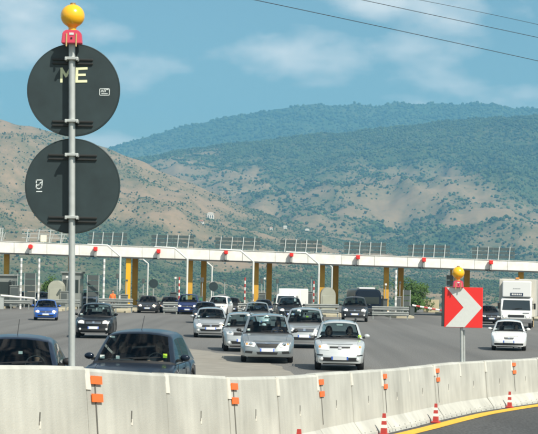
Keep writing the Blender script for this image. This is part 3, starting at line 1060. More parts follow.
PANEL = mat('panel_dark_grey', (.07, .085, .085), .6)
for px, ya, yb, w, lab in ((29.5, 273, 298, .9, 'dark slotted lane panel between two white banded poles'), (92.5, 275, 297, .95, 'dark slotted lane panel left of the white banded pole'),
                           (406.5, 290, 312, .55, 'narrow dark slotted panel right of the rightmost near ochre column'), (449.5, 275, 296, .6, 'dark slotted panel just behind the chevron lamp')):
    D = GD + 1
    p = P(px, 310, D)
    z0, z1 = P(px, yb, D).z, P(px, ya, D).z
    t = thing('lane_indicator', lab, 'panel', (p.x, D, 0), 0, 'slotted lane panels')
    n = 4
    for k in range(n):
        za = z0 + (z1 - z0) * k / n
        obj('slat', bbox(-w / 2, w / 2, -.04, .04, za + .05, za + (z1 - z0) / n - .02), PANEL, t)
    for s_ in (-1, 1):
        obj('post', bbox(s_ * (w / 2 + .033) - .03, s_ * (w / 2 + .033) + .03, -.04, .04, 0, z1), GALV, t)
for px, yc, lab in ((153.5, 283.5, 'dark back of a round sign left of the blue minivan'), (213.5, 286.5, 'dark back of a round sign above the white car')):
    D = GD - 1.5
    c = P(px, yc, D)
    t = thing('lane_sign', lab, 'sign', (c.x, D, 0), 0, 'round signs at the toll lanes')
    bm = bmesh.new(); lathe(bm, [(.40, -.012), (.40, .012)], 24, 'Y', Matrix.Translation((0, -.055, c.z))); obj('disc', bm, BACK, t)
    bm = bmesh.new(); tube(bm, [(0, 0, 0), (0, 0, c.z + .45)], .04, 8); obj('post', bm, GALV, t)
for i, (px, yc) in enumerate(((201, 288), (260.5, 289), (276, 289), (142, 289), (116, 284))):
    D = GD - 2.5
    c = P(px, yc, D)
    t = thing('card_terminal', ['green lit lane terminal between two ochre columns over the white car', 'slim lane terminal beside the ochre column over the silver roofs', 'dark lane terminal right of the middle ochre column', 'lane terminal with green light beside the brown column', 'slim pole-mounted terminal left of the yellow column'][i], 'terminal', (c.x, D, 0), 0, 'lane terminals')
    obj('cabinet', bbox(-.2, .2, -.18, .18, .17, 1.35, bevel=.03), PANEL, t)
    obj('screen', bbox(-.13, .13, -.20, -.17, .95, 1.22), mat('terminal_screen', (.05, .2, .12), .3), t)
    bm = bmesh.new(); tube(bm, [(.1, .05, 1.3), (.1, .05, c.z + .9)], .035, 8); obj('pole', bm, GALV, t)
    obj('lamp_box', bbox(-.02, .22, -.06, .1, c.z + .5, c.z + .9, bevel=.02), PANEL, t)

CABS = ['grey cabinet beside the left booth', 'low grey cabinet right of the cream booth at left', 'grey cabinet under the bright yellow column', 'dark cabinet left of the deep blue minivan', 'grey cabinet behind the white tall car',
        'grey cabinet behind the silver roofs in the middle', 'pale cabinet left of the cream arched booth in the middle', 'dark cabinet right of the dark coach', 'grey cabinet at the foot of the right ochre column']
for i, (px, w, h, m_) in enumerate(((14, .7, 1.9, BOOTH), (64, .6, 1.5, BOOTH), (124, .6, 1.3, BOOTH), (173, .5, 1.6, PANEL), (222, .6, 1.5, BOOTH), (262, .6, 1.7, BOOTH), (309, .55, 1.9, BOOTH), (383, .7, 1.4, PANEL), (398, .5, 1.6, BOOTH))):
    D = GD - 4.5 + (i % 3) * 1.1
    p = P(px, 310, D)
    t = thing('equipment_cabinet', CABS[i], 'cabinet', (p.x, D, 0), 0, 'equipment cabinets on the islands')
    obj('case', bbox(-w / 2, w / 2, -.3, .3, .17, h, bevel=.02), m_, t)
    obj('door', bbox(-w / 2 + .05, w / 2 - .05, -.315, -.302, .3, h - .12, bevel=.004), PANEL, t)
    obj('cap', bbox(-w / 2 - .04, w / 2 + .04, -.36, .34, h + .002, h + .07, bevel=.01), m_, t)
    bm = bmesh.new(); tube(bm, [(w * .3, .2, h + .07), (w * .3, .2, h + 1.2)], .03, 6); obj('pole', bm, GALV, t)
    obj('camera', bbox(w * .3 - .08, w * .3 + .08, -.05, .3, h + 1.2, h + 1.36, bevel=.01), WHITE if i % 2 else PANEL, t)
# boom barriers
def boom(label, xa, ya, xb, yb, D, striped, pivot_left=True):
    a, b = P(xa, ya, D), P(xb, yb, D)
    t = thing('boom_barrier', label, 'boom', (a.x, D, 0))
    obj('pedestal', bbox(-.2, .2, -.2, .2, 0, max(.9, a.z - .05), bevel=.03), PANEL if striped else GALV, t)
    d = b - a
    n = 9
    for k in range(n):
        p0, p1 = d * (k / n), d * ((k + 1) / n)
        bm = bmesh.new(); tube(bm, [Vector((0, -.22, a.z)) + p0, Vector((0, -.22, a.z)) + p1], .075, 8)
        obj('arm_band', bm, (REDP if k % 2 else WHITE) if striped else WHITE, t)
boom('red and white striped boom left of the chevron sign', 412, 305.2, 447, 311.5, GD - 6, True)
boom('plain white boom in front of the left booth', 1.5, 295.5, 35, 298.5, GD - 9, False)
WALLM = mat('sandy_wall', (.46, .41, .27), .9, var=.15, vscale=1)
p = P(431, 318, GD + 18)
o = obj('low_wall', bbox(-.75, .75, -.2, .2, 0, 1.25, bevel=.02), WALLM); o.location = (p.x, GD + 18, 0)
tag(o, 'sandy coloured low wall behind the striped boom', 'wall')

# ------------------------------------------------------------------ shrubs and trees beyond the toll lanes
LEAFN = mat('shrub_leaves', (.055, .105, .028), .8, island=.5, var=.15, vscale=.8, spec=.2)
BARK = mat('bark', (.10, .075, .05), .9)
def leafy(name, label, loc, rx, rz_, zc, nleaf, lsize, cat):
    t = thing(name, label, cat, loc, 0, 'shrubs and trees behind the toll lanes')
    bm = bmesh.new()
    tube(bm, [(0, 0, -.1), (.05, 0, zc * .5), (.0, .05, zc)], [rx * .09, rx * .06, rx * .03], 7)
    for k in range(5):
        a = k * 1.3
        tube(bm, [(0, 0, zc * .4), (math.cos(a) * rx * .5, math.sin(a) * rx * .5, zc + rz_ * .3 * math.sin(k))], [rx * .04, rx * .015], 5)
    obj('trunk', bm, BARK, t)
    V, Fc = [], []
    cl = [(random.gauss(0, .42), random.gauss(0, .42), random.gauss(0, .42), random.uniform(.25, .45)) for _ in range(26)]
    for i in range(nleaf):
        c = random.choice(cl)
        d = Vector((random.gauss(0, 1), random.gauss(0, 1), random.gauss(0, 1))).normalized() * c[3] * random.random() ** .35
        p = Vector(((c[0] + d.x) * rx, (c[1] + d.y) * rx, zc + (c[2] + d.z) * rz_))
        p.z = max(p.z, .05)
        u = Vector((random.gauss(0, 1), random.gauss(0, 1), random.gauss(0, 1))).normalized()
        v = u.orthogonal().normalized()
        s = lsize * random.uniform(.6, 1.4)
        k = len(V)
        V += [p - u * s, p + v * s * .6, p + u * s, p - v * s * .6]
        Fc.append((k, k + 1, k + 2, k + 3))
    me = bpy.data.meshes.new('crown'); me.from_pydata(V, [], Fc)
    link('crown', me, LEAFN, t)
    return t
for px, D, rx, rz_, zc, n, lab in ((415, GD + 16, 1.75, 1.35, 1.2, 4200, 'green leafy bush behind the striped boom'),
                                (50, 176, 1.1, 1.3, 1.5, 1800, 'green bush between the white banded pole and cream booth'),
                                (411, 190, 1.8, 1.6, 1.5, 2600, 'dim green bush behind the bush at the striped boom')):
    p = P(px, 310, D)
    leafy('shrub', lab, (p.x, D, 0), rx, rz_, zc, n, .10, 'shrub')
# ------------------------------------------------------------------ houses on the slope
HW = mat('house_white_wall', (.72, .68, .60), .8)
HR = mat('terracotta_roof', (.50, .22, .12), .85)
HWIN = mat('house_window', (.05, .05, .055), .3)
def house(label, px, py, w, h, roof):
    p = HA.hit(px, py)
    if p is None or p.y > 3790:
        p = HB.hit(px, py) or P(px, py, 2000)
    sc = p.y / 1700
    w *= sc; h *= sc
    t = thing('house', label, 'house', (p.x, p.y, p.z - 1.0), random.uniform(-.3, .3), 'houses on the slope')
    wall = obj('wall', bbox(-w / 2, w / 2, -w * .35, w * .35, -3, h), HW, t)
    bm = prism(bmesh.new(), [(-w * .56, h + .003), (w * .56, h + .003), (w * .3, h + w * .2), (-w * .3, h + w * .2)], -w * .40, w * .40)
    obj('roof', bm, roof, t)
    for k in range(3):
        x = -w * .32 + k * w * .32
        obj('window', bbox(x - w * .06, x + w * .06, -w * .36, -w * .345, h * .35, h * .75), HWIN, t)
house('white house on the dry slope above the toll canopy', 210.5, 219.5, 6.5, 6.0, HW)
house('small house with orange roof left of the white hillside house', 200.5, 223, 6.0, 2.2, HR)
house('tiny pale house on the slope right of the white hillside house', 285, 228.5, 3.5, 2.6, HW)
house('tiny pale house farthest right on the slope', 307, 231.5, 4.0, 2.4, HW)
house('tiny pale house below the mountain, between two sign boards', 271, 229.5, 3.0, 2.4, HR)

# ------------------------------------------------------------------ power cables
CAB = mat('cable_black', (.03, .03, .032), .6)
def cable(label, pts, D0, D1, r):
    xs = [p[0] for p in pts]; ys = [p[1] for p in pts]
    c = np.polyfit(xs, ys, 2)
    bm = bmesh.new()
    pl = []
    for x in np.linspace(170, 640, 48):
        d = D0 + (D1 - D0) * (x - 170) / 470
        pl.append(P(float(x), float(np.polyval(c, x)), d))
    mid = pl[24].copy()
    tube(bm, [p - mid for p in pl], r, 6)
    o = obj('power_cable', bm, CAB); o.location = mid
    tag(o, label, 'cable', 'overhead power cables')
cable('lowest overhead power cable crossing the sky at right', [(253, 0), (330, 14.6), (403, 32), (470, 46.5), (538, 60.5)], 95, 130, .021)
cable('middle overhead power cable in the upper right sky', [(363, 0), (430, 14.5), (480, 25), (538, 37.5)], 100, 135, .021)
cable('highest and thinnest overhead power cable in the upper right corner', [(420, 0), (480, 12), (538, 24.5)], 112, 150, .018)

# ------------------------------------------------------------------ cars
TYPES = {
 #          L    W    H     tb    tw    te    trb   belt nose  rw   fa   ra   clear
 'hatch': (3.90, 1.66, 1.43, 1.00, 1.72, 3.15, 3.72, .92, .70, .29, .78, 3.22, .19),
 'tall':  (3.54, 1.58, 1.54, .82, 1.38, 3.05, 3.42, .98, .84, .29, .66, 2.95, .21),
 'mpv':   (4.80, 1.96, 1.76, 1.12, 2.02, 4.25, 4.68, 1.08, .82, .34, .95, 3.95, .21),
 'suv':   (4.40, 1.80, 1.68, 1.12, 1.82, 3.85, 4.28, 1.06, .90, .35, .88, 3.50, .25),
 'golf':  (4.20, 1.76, 1.50, 1.10, 1.80, 3.35, 4.02, .90, .72, .31, .85, 3.42, .18),
 'sedan': (4.55, 1.76, 1.46, 1.22, 1.98, 3.15, 3.95, .94, .72, .31, .88, 3.55, .18),
}
LCOLS = [(.93, 0), (.985, .08), (1.0, .36), (1.0, .56), (.985, .80), (.955, .94), (.90, 1.0)]
TCOLS = [.78, .58, .38, .19, 0]

def gridfaces(bm, rows, skip=None):
    for j in range(len(rows) - 1):
        for i in range(len(rows[0]) - 1):
            if skip and skip(j, i):
                continue
            q = (rows[j][i], rows[j][i + 1], rows[j + 1][i + 1], rows[j + 1][i])
            if len(set(q)) == 4:
                bm.faces.new(q)

def make_wheel(parent, x, t, r, side):
    w = .20
    bm = bmesh.new()
    lathe(bm, [(r * .62, -w / 2), (r * .9, -w / 2), (r * .98, -w / 2 + .025), (r, 0), (r * .98, w / 2 - .025), (r * .9, w / 2), (r * .62, w / 2)], 22, 'X', Matrix.Translation((x, t, r)))
    wh = obj('wheel', bm, RUBBER, parent, True, 40)
    bm = bmesh.new()
    xo = x + side * w * .40
    lathe(bm, [(r * .62, xo - .02 * side), (r * .60, xo + .012 * side), (r * .52, xo - .015 * side), (r * .5, xo - .05 * side)], 20, 'X', Matrix.Translation((0, t, r)))
    for k in range(5):
        a = k * 2 * math.pi / 5
        m4 = Matrix.Translation((xo, t, r)) @ Matrix.Rotation(a, 4, 'X')
        box(bm, -.018, .018, -.035, .035, 0.0, r * .55, m4)
    obj('rim', bm, ALLOY, wh)

def make_car(kind, label, xpx, ypx, yaw, pm_, wpx=None, lit=True, rails=False, face='plain', people=(), Wsc=None, group='cars driving from the toll plaza', seats=True, stickers=(), belt_plate=True, trim=None, cat='car', depth=None):
    L, W, H, tb, tw, te, trb, belt, nose, rw, fa, ra, cl = TYPES[kind]
    loc = gp(xpx, ypx)
    if depth:
        loc = P(xpx, 300, depth); loc.z = plaza_z(depth + 1.5)
    yaw = yaw - math.atan2(loc.x, loc.y)
    s_px = F / loc.y
    sc = 1.0
    if wpx:
        sc = wpx / s_px / W
        sc = min(1.09, max(.92, sc))
    root = thing('car', label, cat, loc, yaw, group)
    root.scale = (sc, sc, sc)
    hw = W / 2
    def ztop(t):
        tail = [(tb + .15, belt), (trb - .1, belt), (L - .20, belt - .03), (L - .06, belt - .10), (L, belt - .22)]
        if kind == 'sedan':
            tail = [(tb + .15, belt), (trb, belt + .03), (L - .20, belt + .01), (L - .06, belt - .06), (L, belt - .2)]
        return ip(t, [(0, .50), (.03, .56), (.07, nose - .12), (.13, nose - .05), (.24, nose), (.24 + (tb - .24) * .5, nose + (belt - nose) * .62), (tb, belt - .012)] + tail)
    def plan(t):
        f_ = 1 - .17 * max(0, 1 - t / .75) ** 2.1
        b_ = 1 - .10 * max(0, 1 - (L - t) / .5) ** 2.0
        return f_ * b_
    def zbot(t):
        z = cl + .03 * max(0, 1 - t / .5)
        Ra = rw + .065
        for a in (fa, ra):
            if abs(t - a) < Ra:
                z = max(z, rw + math.sqrt(Ra * Ra - (t - a) ** 2) * .98)
        return z
    ts = {0, .03, .07, .13, .24, .4, .6, tb - .15, tb, tb + .12, trb - .15, trb - .05, trb + .0, L - .3, L - .2, L - .06, L}
    Ra = rw + .065
    for a in (fa, ra):
        for k in (-1, -.985, -.9, -.7, -.4, 0, .4, .7, .9, .985, 1):
            ts.add(a + Ra * k)
    for k in range(1, 10):
        ts.add(tb + (trb - tb) * k / 10)
    ts = sorted(t for t in ts if 0 <= t <= L)
    ts = [t for i, t in enumerate(ts) if i == 0 or t - ts[i - 1] > .008]
    bm = bmesh.new()
    rows = []
    flat = lambda t: min(1, t / .3) * min(1, (L - t) / .25)
    for t in ts:
        w = hw * plan(t)
        zt = ztop(t); crown = .045 * flat(t)
        zs = zt - crown; zb = min(zbot(t), zs - .05)
        half = [(w * fx, zb + fz * (zs - zb)) for fx, fz in LCOLS]
        topw = w * .90
        half += [(topw * q / .90, zs + crown * (1 - (q / .90) ** 2)) for q in TCOLS]
        full = half + [(-x, z) for x, z in half[-2::-1]]
        bow = .10 * max(0, 1 - t / .6)
        rows.append([bm.verts.new((x, t - bow * (1 - (x / hw) ** 2), z)) for x, z in full])
    nl = len(LCOLS); nc = len(rows[0])
    gin0, gin1 = tb + .13, trb - .12
    def skip(j, i):
        return nl - 1 <= i < nc - nl and gin0 <= ts[j] and ts[j + 1] <= gin1
    gridfaces(bm, rows, skip)
    # front and rear caps
    for r_, sgn in ((rows[0], -1), (rows[-1], 1)):
        cap = []
        for i in range(nl):
            a, b = r_[i].co, r_[nc - 1 - i].co
            ln = [r_[i]]
            for k in range(1, 8):
                x = a.x + (b.x - a.x) * k / 8
                bowc = (.10 if sgn < 0 else 0) * (1 - (x / hw) ** 2)
                y = (0 if sgn < 0 else L) - bowc + sgn * (.035 * math.sin(math.pi * i / (nl - 1)) * (1 - abs(x / a.x) ** 3))
                ln.append(bm.verts.new((x, y, a.z)))
            ln.append(r_[nc - 1 - i])
            cap.append(ln)
        gridfaces(bm, cap)
        tp = cap[-1]
        bm.faces.new([v for v in tp] + [r_[i] for i in range(nc - nl - 1, nl - 1, -1)])
    lower = [[v.co.copy() for v in bm.verts], [[v.index for v in f_.verts] for f_ in bm.faces]]
    bm.verts.index_update()
    lower = ([v.co.copy() for v in bm.verts], [[v.index for v in f_.verts] for f_ in bm.faces])
    bvh = BVHTree.FromPolygons(*lower)
    # greenhouse
    wb, wr = hw * .935, hw * .72
    def zr(t):
        hm = H
        return ip(t, [(tb, belt - .02), (tb + (tw - tb) * .5, belt - .02 + (H - .05 - belt + .02) * .535), (tw, H - .05), (tw + .25, H - .018), ((tw + te) / 2, hm), (te - .2, H - .015), (te, H - .05), (trb, belt + .02)])
    tA = tb + (tw - tb) * .28
    tB = tw + (te - tw) * .40
    tC = te - .02 if kind != 'mpv' else te - .1
    gt = {tb, tb + .05, tA, tw - .035, tw, tw + .12, tB - .045, tB + .045, tC, te, te + .04, trb - .10, trb}
    for k in range(1, 6):
        gt.add(tb + .05 + (tw - .085 - tb) * k / 6)
    for k in range(1, 6):
        gt.add(tw + (te - tw) * k / 6)
    gt.add(te + (trb - te) * .45)
    gt = sorted(gt)
    gt = [t for i, t in enumerate(gt) if i == 0 or t - gt[i - 1] > .012]
    SF = [0, .10, .35, .62, .88, 1.0]
    TF = [.97, .88, .60, .30, 0]
    G = []
    for t in gt:
        z = zr(t)
        q = clampf((z - belt) / (H - belt))
        we = wb + (wr - wb) * q
        zb0 = belt - .05
        CRW = .03 + .05 * q
        ze = max(z - CRW - .028, zb0 + .002)
        half = []
        for f_ in SF:
            x = wb + (we - wb) * f_ + .018 * math.sin(math.pi * f_) * q
            half.append((x, zb0 + (ze - zb0) * f_))
        half += [(we * f_ - (.012 if f_ > .9 else 0), z - CRW * (f_ ** 2.4) - (.012 if f_ > .95 else 0)) for f_ in TF]
        full = half + [(-x, zz) for x, zz in half[-2::-1]]
        k = .24 * clampf(1 - max(0, t - tw) / .6) - .10 * clampf(1 - max(0, te - t) / .5)
        G.append([Vector((x, t + k * ((x / wb) ** 2) - (.24 * .35 if t <= tw else .084 * clampf(1 - (t - tw) / .6)), zz)) for x, zz in full])
    ns, ntp = len(SF), len(TF)
    ncg = len(G[0])
    def cls(j, i):
        ta, tb_ = gt[j] + 1e-5, gt[j + 1] - 1e-5
        itop = ns + 1 <= i < ncg - ns - 2          # between the .88 columns
        if itop and ta >= tb + .05 and tb_ <= tw - .035:
            return 'windscreen'
        if itop and ta >= te + .04 and tb_ <= trb - .10:
            return 'rear_window'
        if ns - 1 <= i < ncg - ns and tb_ <= tb + .05:
            return 'cowl'
        side = 1 <= i < ns - 2
        side2 = 1 <= ncg - 2 - i < ns - 2
        if side or side2:
            nm = 'L' if side2 else 'R'
            if ta >= tA and tb_ <= tB - .045:
                return 'front_' + nm
            if ta >= tB + .045 and tb_ <= tC:
                return 'rear_' + nm
            if ta >= tB - .05 and tb_ <= tB + .05:
                return 'pillar_' + nm
        return 'body'
    groups = {}
    for j in range(len(gt) - 1):
        for i in range(ncg - 1):
            groups.setdefault(cls(j, i), []).append((j, i))
    def gmesh(bmx, cells, off=0.0):
        vm = {}
        def gv(j, i):
            if (j, i) not in vm:
                vm[(j, i)] = bmx.verts.new(G[j][i])
            return vm[(j, i)]
        for j, i in cells:
            bmx.faces.new((gv(j, i), gv(j, i + 1), gv(j + 1, i + 1), gv(j + 1, i)))
    gmesh(bm, groups['body'])
    body = obj('body', bm, pm_, root, True, 38)
    for nm, cells in groups.items():
        if nm == 'body':
            continue
        b2 = bmesh.new(); gmesh(b2, cells)
        pn = nm if nm in ('windscreen', 'rear_window', 'cowl') else 'door_pillar' if nm[0] == 'p' else 'side_window'
        g_o = obj(pn, b2, BLACK if pn in ('cowl', 'door_pillar') else GLASS_DARK if pn == 'side_window' else GLASS, root, True, 60)
        if pn == 'windscreen':
            wso = g_o
    # underbody and cabin
    obj('underbody', bbox(-hw + .27, hw - .27, .25, L - .25, cl - .02, cl + .30), BLACK, root)
    obj('cabin_floor', bbox(-hw + .14, hw - .14, tb + .2, trb - .2, cl + .31, cl + .36), DASH, root)
    obj('dashboard', bbox(-hw + .13, hw - .13, tb + .05, tb + .50, belt - .22, belt - .035, bevel=.03), DASH, root)
    if seats:
        ts_ = tw + .35
        for sx in (-1, 1):
            bms = bmesh.new()
            m4 = Matrix.Translation((sx * hw * .42, ts_, 0)) @ Matrix.Rotation(R(-12), 4, 'X')
            box(bms, -.23, .23, .0, .12, .45, H - .50, m4, .04)
            box(bms, -.12, .12, .02, .11, H - .47, H - .27, m4, .035)
            obj('seat', bms, SEATM, root, True)
        obj('rear_seat', bbox(-hw + .2, hw - .2, te - .75, te - .62, .5, H - .52, bevel=.05), SEATM, root)
    bms = bmesh.new()
    c0_ = Vector((hw * .42, tw - .12, belt - .02))
    ring = [c0_ + Vector((.18 * math.cos(a), .06 * math.sin(a), .17 * math.sin(a))) for a in [k * math.pi / 8 for k in range(17)]]
    tube(bms, ring, .014, 6); tube(bms, [ring[0], ring[8]], .012, 5)
    obj('steering_wheel', bms, BLACK, root)
    obj('rear_view_mirror', bbox(-.11, .11, tw + .03, tw + .06, H - .19, H - .12, bevel=.01), BLACK, root)
    # front details projected on the nose
    def patch(name, quad, m, off=.012, nx=6, nz_=3, parent=root, thick=.03):
        b2 = bmesh.new()
        (x0, z0), (x1, z1), (x2, z2), (x3, z3) = quad
        fr, bk = [], []
        for b in range(nz_ + 1):
            v = b / nz_
            rf, rb = [], []
            for a in range(nx + 1):
                u = a / nx
                x = (x0 * (1 - u) + x1 * u) * (1 - v) + (x3 * (1 - u) + x2 * u) * v
                z = (z0 * (1 - u) + z1 * u) * (1 - v) + (z3 * (1 - u) + z2 * u) * v
                h = bvh.ray_cast(Vector((x, -2, z)), Vector((0, 1, 0)))
                if h[0] is None or h[0].y > 1.2:
                    h = bvh.find_nearest(Vector((x, .1, z)))
                y = h[0].y
                rf.append(b2.verts.new((x, y - off, z))); rb.append(b2.verts.new((x, y - off + thick, z)))
            fr.append(rf); bk.append(rb)
        gridfaces(b2, fr)
        for b in range(nz_):
            b2.faces.new((fr[b][0], bk[b][0], bk[b + 1][0], fr[b + 1][0]))
            b2.faces.new((fr[b][-1], fr[b + 1][-1], bk[b + 1][-1], bk[b][-1]))
        for a in range(nx):
            b2.faces.new((fr[0][a], fr[0][a + 1], bk[0][a + 1], bk[0][a]))
            b2.faces.new((fr[-1][a], bk[-1][a], bk[-1][a + 1], fr[-1][a + 1]))
        return obj(name, b2, m, parent, True, 40)
    zc = nose - .11           # middle height of the lamps
    hh_ = .085
    FA = {
     'plain':   dict(head=((.52, zc - .05), (.86, zc - .02), (.84, zc + .09), (.52, zc + .06)), grille=((-.44, zc - .05), (.44, zc - .05), (.47, zc + .05), (-.47, zc + .05)), intake=((-.62, .30), (.62, .30), (.66, .40), (-.66, .40))),
     'voyager': dict(head=((.48, zc - .12), (.88, zc - .07), (.86, zc + .07), (.40, zc + .04)), grille=((-.32, zc - .15), (.32, zc - .15), (.44, zc + .03), (-.44, zc + .03)), intake=((-.36, .33), (.36, .33), (.40, .42), (-.40, .42))),
     'panda':   dict(head=((.42, zc - .09), (.84, zc - .08), (.85, zc + .09), (.50, zc + .09)), grille=((-.40, zc - .025), (.40, zc - .025), (.40, zc + .025), (-.40, zc + .025)), intake=((-.72, .30), (.72, .30), (.76, .42), (-.76, .42))),
     'ibiza':   dict(head=((.34, zc - .07), (.84, zc - .05), (.82, zc + .05), (.36, zc + .05)), grille=((-.24, zc - .05), (.24, zc - .05), (.29, zc + .04), (-.29, zc + .04)), intake=((-.80, .27), (.80, .27), (.82, .37), (-.82, .37))),
     'sandero': dict(head=((.50, zc - .06), (.88, zc - .04), (.86, zc + .06), (.55, zc + .07)), grille=((-.50, zc - .08), (.50, zc - .08), (.47, zc + .04), (-.47, zc + .04)), intake=((-.55, .32), (.55, .32), (.62, .43), (-.62, .43))),
     'suv':     dict(head=((.48, zc - .08), (.88, zc - .06), (.86, zc + .07), (.50, zc + .06)), grille=((-.42, zc - .10), (.42, zc - .10), (.45, zc + .04), (-.45, zc + .04)), intake=((-.60, .36), (.60, .36), (.66, .48), (-.66, .48))),
    }[face]
    qs = lambda q, sg=1: [(sg * hw * x, z) for x, z in q]
    for sg in (-1, 1):
        q = qs(FA['head'], sg)
        if sg < 0:
            q = [q[1], q[0], q[3], q[2]]
        hl = patch('headlight', q, HEADL, .012)
        cxm = sum(p[0] for p in q) / 4; czm = sum(p[1] for p in q) / 4
        hit = bvh.ray_cast(Vector((cxm, -2, czm)), Vector((0, 1, 0)))
        yy = hit[0].y if hit[0] else .05
        b2 = bmesh.new()
        lathe(b2, [(.072, yy - .022), (.035, yy - .036)], 14, 'Y', Matrix.Translation((cxm - sg * .04, 0, czm)))
        obj('bulb', b2, BULB if lit else CHROME, hl, True)
        if face in ('voyager', 'panda', 'plain'):
            patch('indicator', [(cxm + sg * .10 - .035, czm - .02), (cxm + sg * .10 + .035, czm - .02), (cxm + sg * .10 + .035, czm + .04), (cxm + sg * .10 - .035, czm + .04)], AMBER, .016, 2, 2, hl)
        if face in ('panda', 'sandero', 'suv'):
            b2 = bmesh.new()
            xf = sg * hw * .70
            zf = .37 if face != 'suv' else .45
            hit = bvh.ray_cast(Vector((xf, -2, zf)), Vector((0, 1, 0)))
            yf = hit[0].y if hit[0] else .1
            lathe(b2, [(.055, yf + .03), (.055, yf - .012), (.03, yf - .024)], 14, 'Y', Matrix.Translation((xf, 0, zf)))
            obj('fog_lamp', b2, HEADL, root, True)
        # door mirrors
        b2 = bmesh.new()
        mtx_ = Matrix.Translation((sg * (hw + .075), tb + .52, belt + .07)) @ Matrix.Diagonal((.100, .06, .068, 1))
        bmesh.ops.create_icosphere(b2, subdivisions=2, radius=1, matrix=mtx_)
        mo = obj('door_mirror', b2, pm_ if trim is None else trim, root, True, 60)
        obj('mirror_stalk', bbox(min(sg * hw * .90, sg * (hw + .03)), max(sg * hw * .90, sg * (hw + .03)), tb + .50, tb + .56, belt - .01, belt + .04), BLACK, mo)
        for a in (fa, ra):
            make_wheel(root, sg * (hw - .125), a, rw, sg)
        if rails:
            b2 = bmesh.new()
            tube(b2, [(sg * wr * .93, tw + .15, H - .03), (sg * wr * .93, tw + .22, H + .045), (sg * wr * .93, te - .3, H + .045), (sg * wr * .93, te - .2, H - .03)], .02, 8)
            obj('roof_rail', b2, TRIM if pm_.name.endswith('silver') else GALV, root, True)
        if face == 'voyager':
            q = [(sg * hw * .56, .36), (sg * hw * .88, .38), (sg * hw * .86, .45), (sg * hw * .54, .44)]
            if sg < 0: q = [q[1], q[0], q[3], q[2]]
            patch('side_intake', q, BLACK, .008)
        if face == 'panda':
            q = [(sg * hw * .66, .47), (sg * hw * .95, .47), (sg * hw * .95, .51), (sg * hw * .66, .51)]
            if sg < 0: q = [q[1], q[0], q[3], q[2]]
            patch('bumper_strip', q, BLACK, .01)
        # wipers
        b2 = bmesh.new()
        jw = 1
        pa = Vector((sg * .12 - .1, gt[1] - .10, zr(gt[1]) + .03)); pb = Vector((sg * .12 + .42, gt[1] - .02, zr(gt[1]) + .07))
        tube(b2, [pa, pb], .010, 5)
        obj('wiper', b2, BLACK, root)
    gq = qs(FA['grille'])
    gr = patch('grille', gq, BLACK, .010, 10, 3)
    zlo, zhi = gq[0][1], gq[2][1]
    if face == 'voyager':
        patch('chrome_bar', [(gq[3][0] * 1.04, zhi - .022), (gq[2][0] * 1.04, zhi - .022), (gq[2][0] * 1.06, zhi + .012), (gq[3][0] * 1.06, zhi + .012)], CHROME, .018, 10, 1, gr)
        for f_ in (.2, .42, .64):
            z = zlo + (zhi - zlo) * f_; xw = gq[1][0] + (gq[2][0] - gq[1][0]) * f_
            patch('grille_bar', [(-xw, z - .003), (xw, z - .003), (xw, z + .003), (-xw, z + .003)], TRIM, .016, 10, 1, gr)
        patch('chrome_frame', [(gq[0][0], zlo - .014), (gq[1][0], zlo - .014), (gq[1][0], zlo + .008), (gq[0][0], zlo + .008)], CHROME, .018, 10, 1, gr)
        patch('winged_badge', [(-.07, zhi - .03), (.07, zhi - .03), (.13, zhi + .03), (-.13, zhi + .03)], CHROME, .026, 4, 2, gr)
    elif face == 'panda':
        patch('badge', [(-.05, zc - .05), (.05, zc - .05), (.05, zc + .05), (-.05, zc + .05)], ALLOY, .02, 4, 4, gr)
    elif face in ('ibiza', 'plain'):
        patch('grille_bar', [(gq[0][0], zc - .008), (gq[1][0], zc - .008), (gq[1][0], zc + .008), (gq[0][0], zc + .008)], ALLOY, .016, 8, 1, gr)
        patch('badge', [(-.045, zc - .04), (.045, zc - .04), (.045, zc + .04), (-.045, zc + .04)], CHROME, .02, 4, 4, gr)
    else:
        for f_ in (.3, .65):
            z = zlo + (zhi - zlo) * f_
            patch('grille_bar', [(gq[0][0] * .96, z - .008), (gq[1][0] * .96, z - .008), (gq[1][0] * .96, z + .008), (gq[0][0] * .96, z + .008)], CHROME if face == 'suv' else TRIM, .016, 8, 1, gr)
        patch('badge', [(-.05, zc - .06), (.05, zc - .06), (.05, zc + .04), (-.05, zc + .04)], CHROME, .022, 4, 4, gr)
    zg = zc + .088
    patch('bonnet_edge', [(-hw * .52, zg - .006), (hw * .52, zg - .006), (hw * .52, zg + .006), (-hw * .52, zg + .006)], BLACK, .003, 10, 1)
    for sg in (-1, 1):
        b2 = bmesh.new()
        xo_ = sg * (hw + .004)
        tube(b2, [(xo_ * .985, tb + .28, cl + .15), (xo_, tb + .25, belt * .62), (xo_ * .97, tb + .30, belt - .06)], .005, 4)
        tube(b2, [(xo_ * .985, tB, cl + .15), (xo_, tB, belt * .62), (xo_ * .97, tB, belt - .06)], .005, 4)
        obj('door_gap', b2, BLACK, root)
        obj('door_handle', bbox(sg * hw * .99 - .02, sg * hw * .99 + .02, tB - .28, tB - .10, belt - .17, belt - .14, bevel=.006), pm_, root)
        obj('sill_trim', bbox(sg * hw * .955 - .02, sg * hw * .955 + .02, fa + rw + .1, ra - rw - .1, cl - .01, cl + .07, bevel=.01), BLACK, root)
    patch('lower_intake', qs(FA['intake']), BLACK, .008, 10, 2)
    if face in ('sandero', 'suv'):
        patch('skid_trim', qs(((-.62, .245), (.62, .245), (.68, .29), (-.68, .29))), ALLOY, .012, 10, 1)
